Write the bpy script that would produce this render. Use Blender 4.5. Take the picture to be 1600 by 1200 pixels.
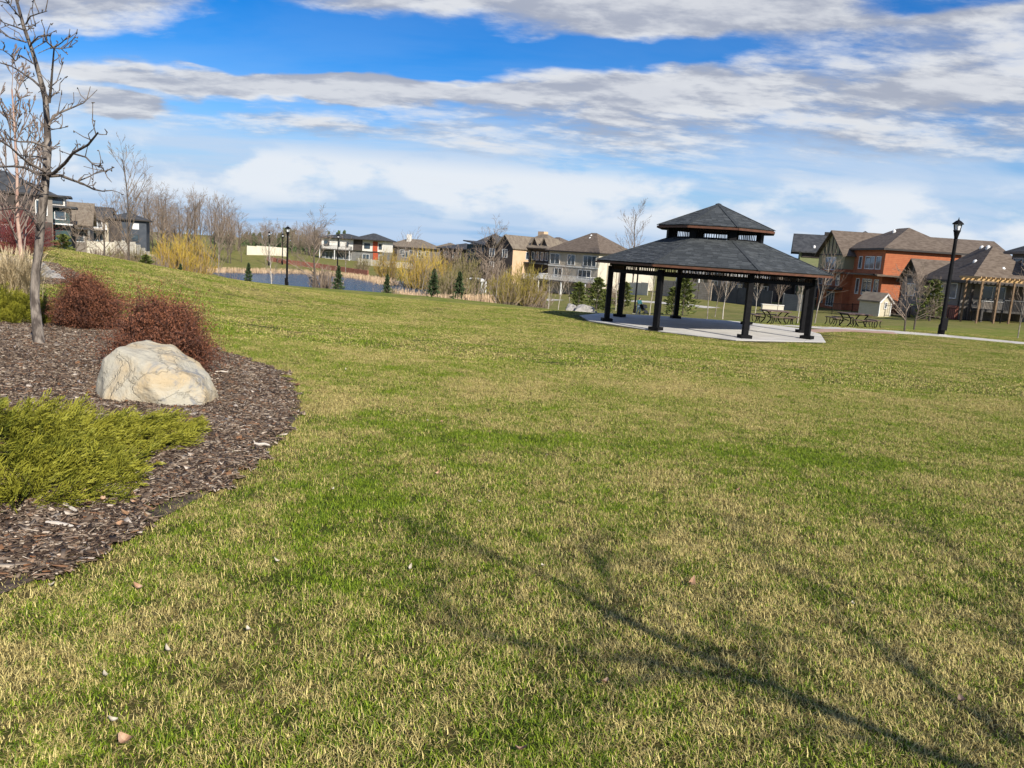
import bpy, bmesh, math, random
import numpy as np
from mathutils import Vector, Matrix, noise as mnoise

S = bpy.context.scene
for o in list(bpy.data.objects):
    bpy.data.objects.remove(o)
COL = S.collection
RND = random.Random(11)
RG = np.random.default_rng(11)
R = math.radians

# ------------------------------------------------------------------ camera
EYE = Vector((0, 0, 1.6)); FPX = 1220.0
ROLL = R(3.85); PITCH = math.atan(202 / FPX * math.cos(ROLL))
_F = Vector((0, math.cos(PITCH), -math.sin(PITCH)))
_R0 = Vector((1, 0, 0)); _U0 = Vector((0, math.sin(PITCH), math.cos(PITCH)))
_R = math.cos(ROLL) * _R0 + math.sin(ROLL) * _U0
_U = -math.sin(ROLL) * _R0 + math.cos(ROLL) * _U0
cd = bpy.data.cameras.new('camera'); cd.sensor_width = 36; cd.lens = FPX / 1600 * 36
cd.clip_start = 0.1; cd.clip_end = 6000
cam = bpy.data.objects.new('camera', cd); COL.objects.link(cam)
cam.matrix_world = Matrix(((_R.x, _U.x, -_F.x, EYE.x), (_R.y, _U.y, -_F.y, EYE.y), (_R.z, _U.z, -_F.z, EYE.z), (0, 0, 0, 1)))
S.camera = cam

def ray(px, py):
    return _F + (px - 800) / FPX * _R + (600 - py) / FPX * _U
def P(px, py, Y):
    d = ray(px, py); return EYE + d * (Y / d.y)

# ------------------------------------------------------------------ node helper
def nd(nt, typ, ins=None, **props):
    n = nt.nodes.new(typ)
    for k, v in props.items(): setattr(n, k, v)
    for k, v in (ins or {}).items():
        s = n.inputs[k]
        if hasattr(v, 'is_output'): nt.links.new(v, s)
        else: s.default_value = v
    return n
def mth(nt, op, a, b=0.0, c=0.0, clamp=False):
    n = nd(nt, 'ShaderNodeMath', {0: a, 1: b, 2: c}, operation=op, use_clamp=clamp); return n.outputs[0]
def mixc(nt, f, a, b, blend='MIX'):
    n = nt.nodes.new('ShaderNodeMix'); n.data_type = 'RGBA'; n.blend_type = blend
    for k, v in ((0, f), (6, a), (7, b)):
        if hasattr(v, 'is_output'): nt.links.new(v, n.inputs[k])
        else: n.inputs[k].default_value = v if k == 0 else ((*v, 1) if len(v) == 3 else v)
    return n.outputs[2]
def maprange(nt, v, a, b, c=0.0, d=1.0, smooth=True):
    n = nd(nt, 'ShaderNodeMapRange', {0: v, 1: a, 2: b, 3: c, 4: d}); n.interpolation_type = 'SMOOTHSTEP' if smooth else 'LINEAR'
    return n.outputs[0]
def noise_n(nt, vec, scale, detail=4, rough=.55, dist=0.0):
    return nd(nt, 'ShaderNodeTexNoise', {'Vector': vec, 'Scale': scale, 'Detail': detail, 'Roughness': rough, 'Distortion': dist}).outputs[0]

# ------------------------------------------------------------------ sky and sun
SUN_EL = R(32.5); SUN_DIR = Vector((0.53, -0.85, 0)).normalized()      # horizontal direction towards the sun
S.world = bpy.data.worlds.new('World'); S.world.use_nodes = True
wt = S.world.node_tree; wt.nodes.clear()
sky = nd(wt, 'ShaderNodeTexSky', sky_type='NISHITA', sun_disc=False)
sky.sun_elevation = SUN_EL; sky.sun_rotation = math.atan2(SUN_DIR.x, SUN_DIR.y)
sky.air_density = 1.0; sky.dust_density = 0.3; sky.ozone_density = 2.5; sky.altitude = 600
tc = nd(wt, 'ShaderNodeTexCoord')
sx = nd(wt, 'ShaderNodeSeparateXYZ', {0: tc.outputs['Generated']})
dx, dy, dz = sx.outputs
zz = mth(wt, 'ADD', mth(wt, 'MAXIMUM', dz, 0.0), 0.16)
cu = mth(wt, 'DIVIDE', dx, zz); cv = mth(wt, 'DIVIDE', dy, zz)
az = mth(wt, 'MULTIPLY', mth(wt, 'ARCTAN2', dx, dy), 57.2958)
el = mth(wt, 'MULTIPLY', mth(wt, 'ARCSINE', dz), 57.2958)
def cvec(u, v, w=0.0): return nd(wt, 'ShaderNodeCombineXYZ', {0: u, 1: v, 2: w}).outputs[0]
# wobble for the outlines of the cloud fields
wob = noise_n(wt, cvec(cu, cv), 2.6, 3, .6)
wobe = mth(wt, 'MULTIPLY', mth(wt, 'SUBTRACT', wob, .5), 3.2)
def ell(a0, e0, ra, re, slope=0.0, amp=1.0):
    """soft ellipse of cloud (amp > 0) or clear sky (amp < 0) round azimuth a0, elevation e0, in degrees"""
    a = mth(wt, 'DIVIDE', mth(wt, 'SUBTRACT', az, a0), ra)
    e_ = mth(wt, 'SUBTRACT', mth(wt, 'ADD', el, wobe), mth(wt, 'MULTIPLY_ADD', mth(wt, 'SUBTRACT', az, a0), slope, e0))
    e_ = mth(wt, 'DIVIDE', e_, re)
    r2 = mth(wt, 'ADD', mth(wt, 'MULTIPLY', a, a), mth(wt, 'MULTIPLY', e_, e_))
    return mth(wt, 'MULTIPLY', mth(wt, 'EXPONENT', mth(wt, 'MULTIPLY', mth(wt, 'MULTIPLY', r2, r2), -1.0)), amp)
bias = mth(wt, 'ADD', maprange(wt, el, 5.5, 8.5, -.5, .34), maprange(wt, el, 17.0, 26.0, 0.0, -.4))  # second term clears the cloud overhead, out of view, to lower ambient light
for args in ((-14, 12.7, 12.5, 2.1, .06, -1.3), (-25, 10.6, 7, 1.3, .0, -.75), (6.5, 13.9, 8.5, 1.1, .03, -1.1), (26, 16.9, 6.0, .8, 0, -1.0), (12, 16.6, 26, 1.3, .01, .55), (16, 11.7, 14, 1.3, .01, .45), (-18, 8.6, 12, .8, .03, -.5),
             (-14, 10.35, 15, .85, .06, 1.35), (-31, 13.8, 6, 2.3, .0, .5), (-26.5, 7.7, 2.2, .5, 0, .9), (-23, 8.9, 1.2, .5, 0, .6)):
    s_ = ell(*args); bias = mth(wt, 'ADD', bias, s_)
def dens(du=0.0, dv=0.0, det=7):
    u = mth(wt, 'ADD', cu, du); v = mth(wt, 'ADD', cv, dv)
    big = noise_n(wt, cvec(mth(wt, 'MULTIPLY', u, .8), mth(wt, 'MULTIPLY', v, 1.25), 3.7), 1.9, det, .6, .15)
    fine = noise_n(wt, cvec(u, mth(wt, 'MULTIPLY', v, 1.6), 8.1), 8.0, 6, .62, .25)
    t = mth(wt, 'MULTIPLY_ADD', mth(wt, 'SUBTRACT', big, .5), 2.5, mth(wt, 'MULTIPLY', mth(wt, 'SUBTRACT', fine, .5), .75))
    return mth(wt, 'ADD', t, bias)
d0 = dens(); d1 = dens(.03, -.13, 5)
cover = maprange(wt, d0, -.25, .68)
# thin high veil
veil = noise_n(wt, cvec(mth(wt, 'MULTIPLY', cu, .6), mth(wt, 'MULTIPLY', cv, 1.5), 1.2), 1.3, 5, .6, .4)
veilm = mth(wt, 'MULTIPLY', maprange(wt, veil, .30, .62), maprange(wt, mth(wt, 'ADD', el, wobe), 11.0, 7.0, .1, .85))
# puffy tops low over the horizon
lowc = noise_n(wt, cvec(mth(wt, 'MULTIPLY', az, .13), mth(wt, 'MULTIPLY', el, .30), 5.0), 1.0, 6, .55, .1)
lowm = mth(wt, 'MULTIPLY', maprange(wt, lowc, .40, .56), mth(wt, 'MULTIPLY', maprange(wt, el, 7.0, 5.2), maprange(wt, el, 1.2, 3.4)))
lit = maprange(wt, mth(wt, 'SUBTRACT', d0, d1), -.28, .28)
thick = maprange(wt, d0, .35, 1.2)
skyc = nd(wt, 'ShaderNodeHueSaturation', {'Hue': .514, 'Saturation': 1.55, 'Value': .80, 'Color': sky.outputs[0]}).outputs[0]
skyb = nd(wt, 'ShaderNodeBackground', {0: skyc, 1: .125}).outputs[0]
hzb = nd(wt, 'ShaderNodeBackground', {0: (.235, .40, .62, 1), 1: 1.0}).outputs[0]          # pale blue haze over the horizon
skyb = nd(wt, 'ShaderNodeMixShader', {0: maprange(wt, el, 11.0, 1.0), 1: skyb, 2: hzb}).outputs[0]
# radiance of the clouds themselves
ccol = mixc(wt, lit, (.31, .335, .40), (.62, .63, .645))
ccol = mixc(wt, mth(wt, 'MULTIPLY', thick, .35), ccol, (.38, .40, .46))
cb = nd(wt, 'ShaderNodeBackground', {0: ccol, 1: 1.0}).outputs[0]
vb = nd(wt, 'ShaderNodeBackground', {0: (.42, .52, .665, 1), 1: 1.0}).outputs[0]
lb = nd(wt, 'ShaderNodeBackground', {0: (.62, .66, .71, 1), 1: 1.0}).outputs[0]
m1 = nd(wt, 'ShaderNodeMixShader', {0: veilm, 1: skyb, 2: vb}).outputs[0]
m2 = nd(wt, 'ShaderNodeMixShader', {0: mth(wt, 'MULTIPLY', lowm, .95), 1: m1, 2: lb}).outputs[0]
m3 = nd(wt, 'ShaderNodeMixShader', {0: mth(wt, 'MULTIPLY', cover, .95), 1: m2, 2: cb}).outputs[0]
nd(wt, 'ShaderNodeOutputWorld', {0: m3})

sl = bpy.data.lights.new('sun', 'SUN'); sl.energy = 5.0; sl.angle = R(.5); sl.color = (1, .93, .82)
sun = bpy.data.objects.new('sun', sl); COL.objects.link(sun)
sdir = Vector((SUN_DIR.x * math.cos(SUN_EL), SUN_DIR.y * math.cos(SUN_EL), math.sin(SUN_EL)))
sun.rotation_euler = sdir.to_track_quat('Z', 'Y').to_euler(); sun.location = (30, -30, 30)
S.view_settings.view_transform = 'Standard'; S.view_settings.look = 'None'
S.view_settings.exposure = 0.38
S.cycles.max_bounces = 5; S.cycles.diffuse_bounces = 2; S.cycles.glossy_bounces = 2; S.cycles.transmission_bounces = 2; S.view_settings.gamma = 1.0; S.view_settings.use_curve_mapping = False

# ------------------------------------------------------------------ terrain height (thin plate spline through surveyed points)
CP = []
def cw(x, y, z): CP.append((x, y, z))
def cpx(px, py, Y): q = P(px, py, Y); CP.append((q.x, q.y, q.z))
for a in ((0, 0, 0), (-4, 0, .02), (4, 0, 0), (0, -8, .1), (8, -8, .05), (-8, -8, .3), (-16, -14, .6), (20, -14, .1), (0, 5, -.03), (-3, 6.5, .03), (-6.3, 10.2, .08),
          (4, 6, -.06), (10, 8, -.15), (0, 10, -.15), (5, 14, -.3), (0, 18, -.5), (-8, 16, -.02), (-12, 16, .28), (-12, 9, .25), (-18, 5, .5), (16, 20, -.55), (8, 24, -.85),
          (0, 28, -.98), (-8, 28, -.72), (-14, 24, .15), (40, 20, -.4), (40, 40, -1.05),
          (9, 37.6, -1.25), (3, 37, -1.25), (9, 31.5, -1.24), (14, 34, -1.24), (15, 40, -1.25), (9, 43, -1.27), (4, 43, -1.3)): cw(*a)
for a in ((100, 390, 32), (0, 381, 34), (200, 412, 38), (300, 432, 45), (450, 446.5, 56), (590, 456.5, 60), (750, 471, 60), (860, 485.5, 56), (930, 492, 54),
          (1470, 523, 42), (1600, 537, 39.5), (1330, 512, 44), (1220, 508, 45), (995, 489.5, 85), (1100, 474, 104), (1350, 489, 95), (1560, 496, 88), (1250, 482, 105),
          (930, 459, 140), (1010, 462, 120), (866, 462, 140), (800, 462, 132), (760, 452, 150), (740, 442, 165), (450, 421, 182), (330, 419, 165), (600, 434, 172), (500, 412, 198), (560, 409, 225), (640, 408, 230),
          (160, 405, 116), (240, 402, 124), (215, 390, 168), (40, 388, 100), (130, 395, 128), (60, 395, 60), (160, 412, 62), (400, 396, 212), (280, 400, 190)): cpx(*a)
for a in ((-42, 130, -6.4), (-30, 125, -6.6), (-20, 128, -6.5), (-50, 150, -6.3), (-35, 160, -6.4), (-20, 145, -6.2), (-36, 100, -5.9), (-22, 104, -6.0), (-12, 112, -6.0), (-60, 140, -5.9),
          (-40, 78, -3.9), (-22, 82, -4.2), (-5, 84, -4.2), (-110, 60, -.8), (-160, 160, -1.5), (-60, 300, -3.2), (40, 300, -3.6), (130, 200, -3.2), (110, 90, -1.8), (100, 30, -.6), (-90, -10, 1.5), (90, -10, .3), (-60, 20, 1.2), (-100, 250, -2)): cw(*a)
CPA = np.array(CP); _n = len(CPA)
def _ph(d2): return np.where(d2 > 1e-12, .5 * d2 * np.log(np.maximum(d2, 1e-12)), 0)
_K = _ph(((CPA[:, None, :2] - CPA[None, :, :2]) ** 2).sum(-1)) + np.eye(_n) * 1.5
_A = np.zeros((_n + 3, _n + 3)); _A[:_n, :_n] = _K; _A[:_n, _n] = 1; _A[:_n, _n + 1:] = CPA[:, :2]; _A[_n:, :_n] = _A[:_n, _n:].T
_W = np.linalg.solve(_A, np.r_[CPA[:, 2], 0, 0, 0])
def gz_np(X, Y):
    X = np.asarray(X, float); Y = np.asarray(Y, float); sh = X.shape; X = X.ravel(); Y = Y.ravel()
    xc = np.clip(X, -150, 130); yc = np.clip(Y, -14, 300); out = np.empty(len(X))
    for i in range(0, len(X), 20000):
        a = slice(i, i + 20000)
        d2 = (xc[a, None] - CPA[None, :, 0]) ** 2 + (yc[a, None] - CPA[None, :, 1]) ** 2
        out[a] = _ph(d2) @ _W[:_n] + _W[_n] + xc[a] * _W[_n + 1] + yc[a] * _W[_n + 2]
    r = np.hypot(X, Y); w = np.clip((r - 230) / 150, 0, 1); w = w * w * (3 - 2 * w)
    return (out * (1 - w) + -2.6 * w).reshape(sh)
def gz(x, y): return float(gz_np(np.array([x]), np.array([y]))[0])
def gpix(px, py):
    """where the sight line through a picture point meets the terrain"""
    d = ray(px, py); t = 1.2; ts = np.concatenate([np.arange(1.5, 30, .05), np.arange(30, 260, .5)])
    q = np.array([[EYE.x + d.x * s, EYE.y + d.y * s, EYE.z + d.z * s] for s in ts]); g = gz_np(q[:, 0], q[:, 1])
    i = np.argmax(q[:, 2] < g)
    return Vector((q[i, 0], q[i, 1], g[i]))
def gat(px, Y, dz=0.0):
    """ground point at distance Y in the column of the picture that the ground shows there"""
    q = P(px, 420, Y)
    for _ in range(4):
        z = gz(q.x, Y); v = Vector((q.x, Y, z)) - EYE
        py = 600 - FPX * v.dot(_U) / v.dot(_F); q = P(px, py, Y)
    return Vector((q.x, Y, gz(q.x, Y) + dz))

# ------------------------------------------------------------------ object helpers
def tag(o, label=None, cat=None, group=None, kind=None):
    if label: o['label'] = label
    if cat: o['category'] = cat
    if group: o['group'] = group
    if kind: o['kind'] = kind
    return o
def empty(name, loc=(0, 0, 0), rz=0.0, label=None, cat=None, group=None):
    o = bpy.data.objects.new(name, None); COL.objects.link(o); o.location = loc; o.rotation_euler = (0, 0, rz)
    o.empty_display_size = .2
    return tag(o, label, cat, group)
def link(name, me, mat=None, parent=None):
    o = bpy.data.objects.new(name, me); COL.objects.link(o)
    if mat is not None and not me.materials: me.materials.append(mat)
    if parent is not None: o.parent = parent
    return o
def copy_tree(o, parent=None):
    c = o.copy(); COL.objects.link(c); c.parent = parent
    for ch in o.children: copy_tree(ch, c)
    return c
class MB:
    def __init__(s): s.v = []; s.f = []
    def add(s, vs, fs):
        b = len(s.v); s.v += [tuple(v) for v in vs]; s.f += [tuple(i + b for i in f) for f in fs]; return s
    def box(s, x0, x1, y0, y1, z0, z1, M=None):
        vs = [Vector((x, y, z)) for z in (z0, z1) for x, y in ((x0, y0), (x1, y0), (x1, y1), (x0, y1))]
        if M is not None: vs = [M @ v for v in vs]
        return s.add(vs, [(3, 2, 1, 0), (4, 5, 6, 7), (0, 1, 5, 4), (1, 2, 6, 5), (2, 3, 7, 6), (3, 0, 4, 7)])
    def prism(s, poly, z0, z1):
        n = len(poly)
        vs = [(x, y, z0) for x, y in poly] + [(x, y, z1) for x, y in poly]
        return s.add(vs, [tuple(range(n - 1, -1, -1)), tuple(range(n, 2 * n))] + [(i, (i + 1) % n, n + (i + 1) % n, n + i) for i in range(n)])
    def beam(s, a, b, w, h=None, up=Vector((0, 0, 1))):
        a = Vector(a); b = Vector(b); h = h or w; d = (b - a).normalized()
        sd = d.cross(up); sd = sd.normalized() if sd.length > 1e-4 else Vector((1, 0, 0)); u = sd.cross(d)
        vs = [p + sd * i * w / 2 + u * j * h / 2 for p in (a, b) for i, j in ((-1, -1), (1, -1), (1, 1), (-1, 1))]
        return s.add(vs, [(3, 2, 1, 0), (4, 5, 6, 7), (0, 1, 5, 4), (1, 2, 6, 5), (2, 3, 7, 6), (3, 0, 4, 7)])
    def tube(s, pts, rad, n=6):
        V, F = tubes_np([(np.array([tuple(p) for p in pts], float), np.array(rad, float))], n)
        return s.add([tuple(v) for v in V], [tuple(f) for f in F])
    def lathe(s, prof, n=12, c=(0, 0)):
        vs = [(c[0] + r * math.cos(2 * math.pi * k / n), c[1] + r * math.sin(2 * math.pi * k / n), z) for r, z in prof for k in range(n)]
        fs = [(i * n + k, i * n + (k + 1) % n, (i + 1) * n + (k + 1) % n, (i + 1) * n + k) for i in range(len(prof) - 1) for k in range(n)]
        fs += [tuple(range(n - 1, -1, -1)), tuple((len(prof) - 1) * n + k for k in range(n))]
        return s.add(vs, fs)
    def build(s, name, mat, parent=None, smooth=False):
        me = bpy.data.meshes.new(name); me.from_pydata(s.v, [], s.f); me.update()
        if smooth:
            for p in me.polygons: p.use_smooth = True
        return link(name, me, mat, parent)
def np_mesh(name, V, F, attrs=None, smooth=False):
    me = bpy.data.meshes.new(name); V = np.asarray(V, np.float32); F = np.asarray(F, np.int32); k = F.shape[1]
    me.vertices.add(len(V)); me.vertices.foreach_set('co', V.ravel())
    me.loops.add(F.size); me.loops.foreach_set('vertex_index', F.ravel())
    me.polygons.add(len(F)); me.polygons.foreach_set('loop_start', np.arange(len(F), dtype=np.int32) * k)
    me.polygons.foreach_set('loop_total', np.full(len(F), k, np.int32))
    if smooth: me.polygons.foreach_set('use_smooth', np.ones(len(F), bool))
    for n, a in (attrs or {}).items():
        at = me.attributes.new(n, 'FLOAT', 'POINT'); at.data.foreach_set('value', np.asarray(a, np.float32))
    me.update(calc_edges=True); return me
def tubes_np(polys, n):
    VV = []; FF = []; b = 0; an = np.arange(n) * 2 * np.pi / n
    for pts, rad in polys:
        m = len(pts); t = np.gradient(pts, axis=0); t /= np.linalg.norm(t, axis=1)[:, None] + 1e-9
        ref = np.array([0, 0, 1.]) if abs(t[:, 2]).mean() < .8 else np.array([1., 0, 0])
        u = np.cross(t, ref); u /= np.linalg.norm(u, axis=1)[:, None] + 1e-9; w = np.cross(t, u)
        ring = pts[:, None] + rad[:, None, None] * (np.cos(an)[None, :, None] * u[:, None] + np.sin(an)[None, :, None] * w[:, None])
        VV.append(ring.reshape(-1, 3)); i = np.arange(m - 1)[:, None] * n; k = np.arange(n)[None]; k2 = (k + 1) % n
        FF.append(np.stack([i + k, i + k2, i + n + k2, i + n + k], -1).reshape(-1, 4) + b); b += m * n
    return np.concatenate(VV), np.concatenate(FF)
def bake(tv, tf, ta, loc, rotm, scl):
    """many placed copies of a small template as one mesh (one plant's foliage)"""
    N = len(loc); V = np.einsum('nij,kj->nki', rotm, tv) * scl[:, None, None] + loc[:, None]
    F = (tf[None] + (np.arange(N) * len(tv))[:, None, None]).reshape(-1, tf.shape[1])
    return V.reshape(-1, 3), F, (np.tile(ta, N) if ta is not None else None)
def frames(d, spin):
    """rotation matrices taking +Z to directions d with a random spin"""
    d = d / (np.linalg.norm(d, axis=1)[:, None] + 1e-9); ref = np.where(np.abs(d[:, 2:3]) < .9, np.array([[0, 0, 1.]]), np.array([[1., 0, 0]]))
    u = np.cross(ref, d); u /= np.linalg.norm(u, axis=1)[:, None]; w = np.cross(d, u); c = np.cos(spin)[:, None]; s = np.sin(spin)[:, None]
    return np.stack([c * u + s * w, -s * u + c * w, d], -1)

# ------------------------------------------------------------------ materials
MATS = {}
def mat(name, c1, c2=None, scale=3.0, rough=.8, bump=0.0, bscale=None, metal=0.0, spec=.4, lines=0.0, stretch=(1, 1, 1), detail=5, ramp=(.35, .65), attr=None, coord='Object'):
    if name in MATS: return MATS[name]
    m = bpy.data.materials.new(name); m.use_nodes = True; t = m.node_tree; b = t.nodes['Principled BSDF']
    b.inputs['Roughness'].default_value = rough; b.inputs['Metallic'].default_value = metal; b.inputs['Specular IOR Level'].default_value = spec
    tc = nd(t, 'ShaderNodeTexCoord').outputs[coord]
    vec = nd(t, 'ShaderNodeMapping', {0: tc, 3: stretch}).outputs[0] if stretch != (1, 1, 1) else tc
    col = (*c1, 1)
    if c2 is not None:
        f = nd(t, 'ShaderNodeAttribute', attribute_name=attr).outputs['Fac'] if attr else maprange(t, noise_n(t, vec, scale, detail), ramp[0], ramp[1])
        if attr: f = maprange(t, f, 0, 1, smooth=False)
        col = mixc(t, f, c1, c2)
    if lines:
        z = nd(t, 'ShaderNodeSeparateXYZ', {0: tc}).outputs[2]
        fr = mth(t, 'FRACT', mth(t, 'DIVIDE', z, lines)); ln = mth(t, 'LESS_THAN', fr, .12)
        col = mixc(t, mth(t, 'MULTIPLY', ln, .35), col if hasattr(col, 'is_output') else c1, (.02, .02, .02))
    if hasattr(col, 'is_output'): t.links.new(col, b.inputs['Base Color'])
    else: b.inputs['Base Color'].default_value = col
    if bump:
        h = noise_n(t, vec, bscale or scale * 4, 6, .6)
        bn = nd(t, 'ShaderNodeBump', {'Strength': bump, 'Distance': .02, 'Height': h}); t.links.new(bn.outputs[0], b.inputs['Normal'])
    MATS[name] = m; return m

def greenness(t, pos):
    """share of living green in the lawn, from the world position: mottling plus the patches one sees"""
    a = noise_n(t, pos, .55, 5, .6, .3); b = noise_n(t, pos, 3.2, 4, .6); c = noise_n(t, pos, 12.0, 2, .6)
    g = mth(t, 'ADD', mth(t, 'MULTIPLY', mth(t, 'SUBTRACT', a, .5), 1.9), mth(t, 'ADD', mth(t, 'MULTIPLY', mth(t, 'SUBTRACT', b, .5), 1.7), mth(t, 'MULTIPLY_ADD', mth(t, 'SUBTRACT', c, .5), 1.3, .50)))
    s = nd(t, 'ShaderNodeSeparateXYZ', {0: pos}).outputs
    wob = mth(t, 'MULTIPLY', mth(t, 'SUBTRACT', noise_n(t, pos, 1.3, 3), .5), 1.2)
    for x, y, rx, ry, amp in LAWN_PATCH:
        u = mth(t, 'DIVIDE', mth(t, 'SUBTRACT', mth(t, 'ADD', s[0], wob), x), rx); v = mth(t, 'DIVIDE', mth(t, 'SUBTRACT', mth(t, 'MULTIPLY_ADD', wob, .4, s[1]), y), ry)
        e = mth(t, 'EXPONENT', mth(t, 'MULTIPLY', mth(t, 'ADD', mth(t, 'MULTIPLY', u, u), mth(t, 'MULTIPLY', v, v)), -1))
        g = mth(t, 'MULTIPLY_ADD', e, amp, g)
    return g
LAWN_PATCH = []
for px, py, rx, ry, amp in ((560, 790, .45, .75, .5), (1150, 712, 3.2, .42, .48), (640, 700, .5, .5, .3), (620, 578, 1.3, .6, .35), (350, 515, 1.2, .9, .35), (1400, 900, 1.4, .7, -.22), (520, 640, .35, 1.6, -.35),
                            (900, 1010, 1.0, .45, -.2), (430, 900, .4, .5, .15), (1080, 610, 5, 1.0, -.18), (700, 510, 9, 2.5, -.12), (1150, 560, 6, 1.2, .12), (300, 470, 5, 3, .18), (330, 770, .35, .6, -.3)):
    q = gpix(px, py); LAWN_PATCH.append((q.x, q.y, rx, ry, amp))

def lawn_material():
    m = bpy.data.materials.new('lawn_soil_and_turf'); m.use_nodes = True; t = m.node_tree; b = t.nodes['Principled BSDF']
    pos = nd(t, 'ShaderNodeNewGeometry').outputs['Position']
    g = mth(t, 'ADD', greenness(t, pos), .0, clamp=True)
    fine = noise_n(t, pos, 26.0, 6, .7)
    straw = mixc(t, fine, (.15, .125, .035), (.42, .35, .11)); green = mixc(t, fine, (.045, .085, .004), (.19, .26, .016))
    f = maprange(t, mth(t, 'ADD', g, mth(t, 'MULTIPLY', mth(t, 'SUBTRACT', fine, .5), .9)), .18, .72)
    col = mixc(t, f, straw, green)
    y = nd(t, 'ShaderNodeSeparateXYZ', {0: pos}).outputs[1]
    rough_grass = mixc(t, noise_n(t, pos, .35, 6, .65), (.10, .10, .03), (.25, .20, .09))
    col = mixc(t, maprange(t, mth(t, 'ADD', y, mth(t, 'MULTIPLY', noise_n(t, pos, .12, 3), 14)), 66, 74), col, mixc(t, .45, rough_grass, col))
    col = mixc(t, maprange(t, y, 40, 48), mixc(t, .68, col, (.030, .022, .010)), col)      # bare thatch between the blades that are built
    t.links.new(col, b.inputs['Base Color']); b.inputs['Roughness'].default_value = .9; b.inputs['Specular IOR Level'].default_value = .15
    bn = nd(t, 'ShaderNodeBump', {'Strength': .9, 'Distance': .05, 'Height': noise_n(t, pos, 14.0, 7, .75)}); t.links.new(bn.outputs[0], b.inputs['Normal'])
    return m
def blade_material():
    m = bpy.data.materials.new('grass_blades'); m.use_nodes = True; t = m.node_tree; b = t.nodes['Principled BSDF']
    pos = nd(t, 'ShaderNodeNewGeometry').outputs['Position']
    r = nd(t, 'ShaderNodeAttribute', attribute_name='rnd').outputs['Fac']; r2 = nd(t, 'ShaderNodeAttribute', attribute_name='rnd2').outputs['Fac']
    f = maprange(t, mth(t, 'SUBTRACT', greenness(t, pos), r), -.06, .06)
    straw = mixc(t, r2, (.20, .15, .045), (.72, .60, .23)); green = mixc(t, r2, (.055, .11, .004), (.27, .35, .02))
    t.links.new(mixc(t, f, straw, green), b.inputs['Base Color'])
    b.inputs['Roughness'].default_value = .6; b.inputs['Specular IOR Level'].default_value = .25
    return m
M_LAWN = lawn_material(); M_BLADE = blade_material()
M_CONC = mat('concrete', (.50, .48, .44), (.60, .58, .53), 1.2, .85, .15, 60)
M_PATH = mat('path_concrete', (.46, .43, .38), (.58, .54, .47), .8, .9, .15, 50)
M_PAVER = mat('pink_pavers', (.36, .22, .16), (.45, .30, .23), 4, .9)
M_BLACK = mat('black_painted_steel', (.005, .005, .006), (.008, .008, .009), 6, .65, 0, spec=.12)
M_FASCIA = mat('stained_fascia', (.085, .034, .018), (.125, .05, .025), 5, .6)
M_SHING = mat('slate_grey_shingle', (.036, .042, .045), (.058, .065, .068), 9, .85, .4, 120)
M_SOFFIT = mat('dark_wood', (.05, .028, .015), (.08, .045, .025), 4, .8)
M_BARK = mat('grey_bark', (.15, .12, .095), (.36, .32, .27), 14, .9, .8, 30, stretch=(1, 1, .25), ramp=(.4, .62))
M_BARKD = mat('dark_bark', (.05, .04, .032), (.13, .105, .085), 10, .9, .5, 40)
M_BIRCH = mat('pink_bark', (.36, .22, .17), (.48, .34, .27), 6, .85, .3)
M_PALEB = mat('pale_bark', (.42, .38, .32), (.55, .50, .43), 8, .85)
M_TWIG = mat('twig_brown', (.20, .15, .11), (.32, .25, .19), 1.0, .9)
M_TWIGG = mat('twig_olive', (.16, .14, .05), (.26, .22, .09), 1.0, .9)
M_GLASS = mat('window_glass', (.03, .045, .06), (.07, .10, .13), .5, .06, spec=.9)
M_WHITE = mat('white_trim', (.72, .72, .70), None, rough=.6)

# ------------------------------------------------------------------ ground sheet
def axis(lo, hi, fine0, fine1, step, n):
    core = np.arange(fine0, fine1 + .01, step)
    l = fine0 - np.geomspace(step, fine0 - lo, n)[::1]; r_ = fine1 + np.geomspace(step, hi - fine1, n)
    return np.unique(np.concatenate([l, core, r_]))
gx = axis(-2600, 2600, -14, 30, .5, 60); gy = axis(-1200, 3200, 0, 52, .5, 75)
GX, GY = np.meshgrid(gx, gy); GZ = gz_np(GX, GY)
nx, ny = len(gx), len(gy); idx = np.arange(nx * ny).reshape(ny, nx)
F = np.stack([idx[:-1, :-1], idx[:-1, 1:], idx[1:, 1:], idx[1:, :-1]], -1).reshape(-1, 4)
ground = link('ground', np_mesh('ground', np.stack([GX, GY, GZ], -1).reshape(-1, 3), F, smooth=True), M_LAWN)
tag(ground, 'mown spring lawn, half green and half straw coloured, sloping to the pond', 'lawn', kind='structure')

# pond
def water_material():
    m = bpy.data.materials.new('pond_water'); m.use_nodes = True; t = m.node_tree; b = t.nodes['Principled BSDF']
    b.inputs['Base Color'].default_value = (.008, .065, .135, 1); b.inputs['Roughness'].default_value = .2; b.inputs['IOR'].default_value = 1.33
    tc = nd(t, 'ShaderNodeTexCoord').outputs['Object']
    h = noise_n(t, nd(t, 'ShaderNodeMapping', {0: tc, 3: (.6, 1.0, 1)}).outputs[0], 1.6, 6, .7)
    bn = nd(t, 'ShaderNodeBump', {'Strength': 1.0, 'Distance': .9, 'Height': h}); t.links.new(bn.outputs[0], b.inputs['Normal']); return m
WATER_Z = -5.45
wp = [(-72, 120), (-70, 150), (-62, 172), (-40, 182), (-20, 176), (-10, 150), (-6, 128), (-8, 104), (-25, 92), (-48, 94)]
tag(MB().prism(wp, WATER_Z - .3, WATER_Z).build('pond', water_material()), 'blue rippled pond water beyond the lawn', 'pond', kind='structure')

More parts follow.
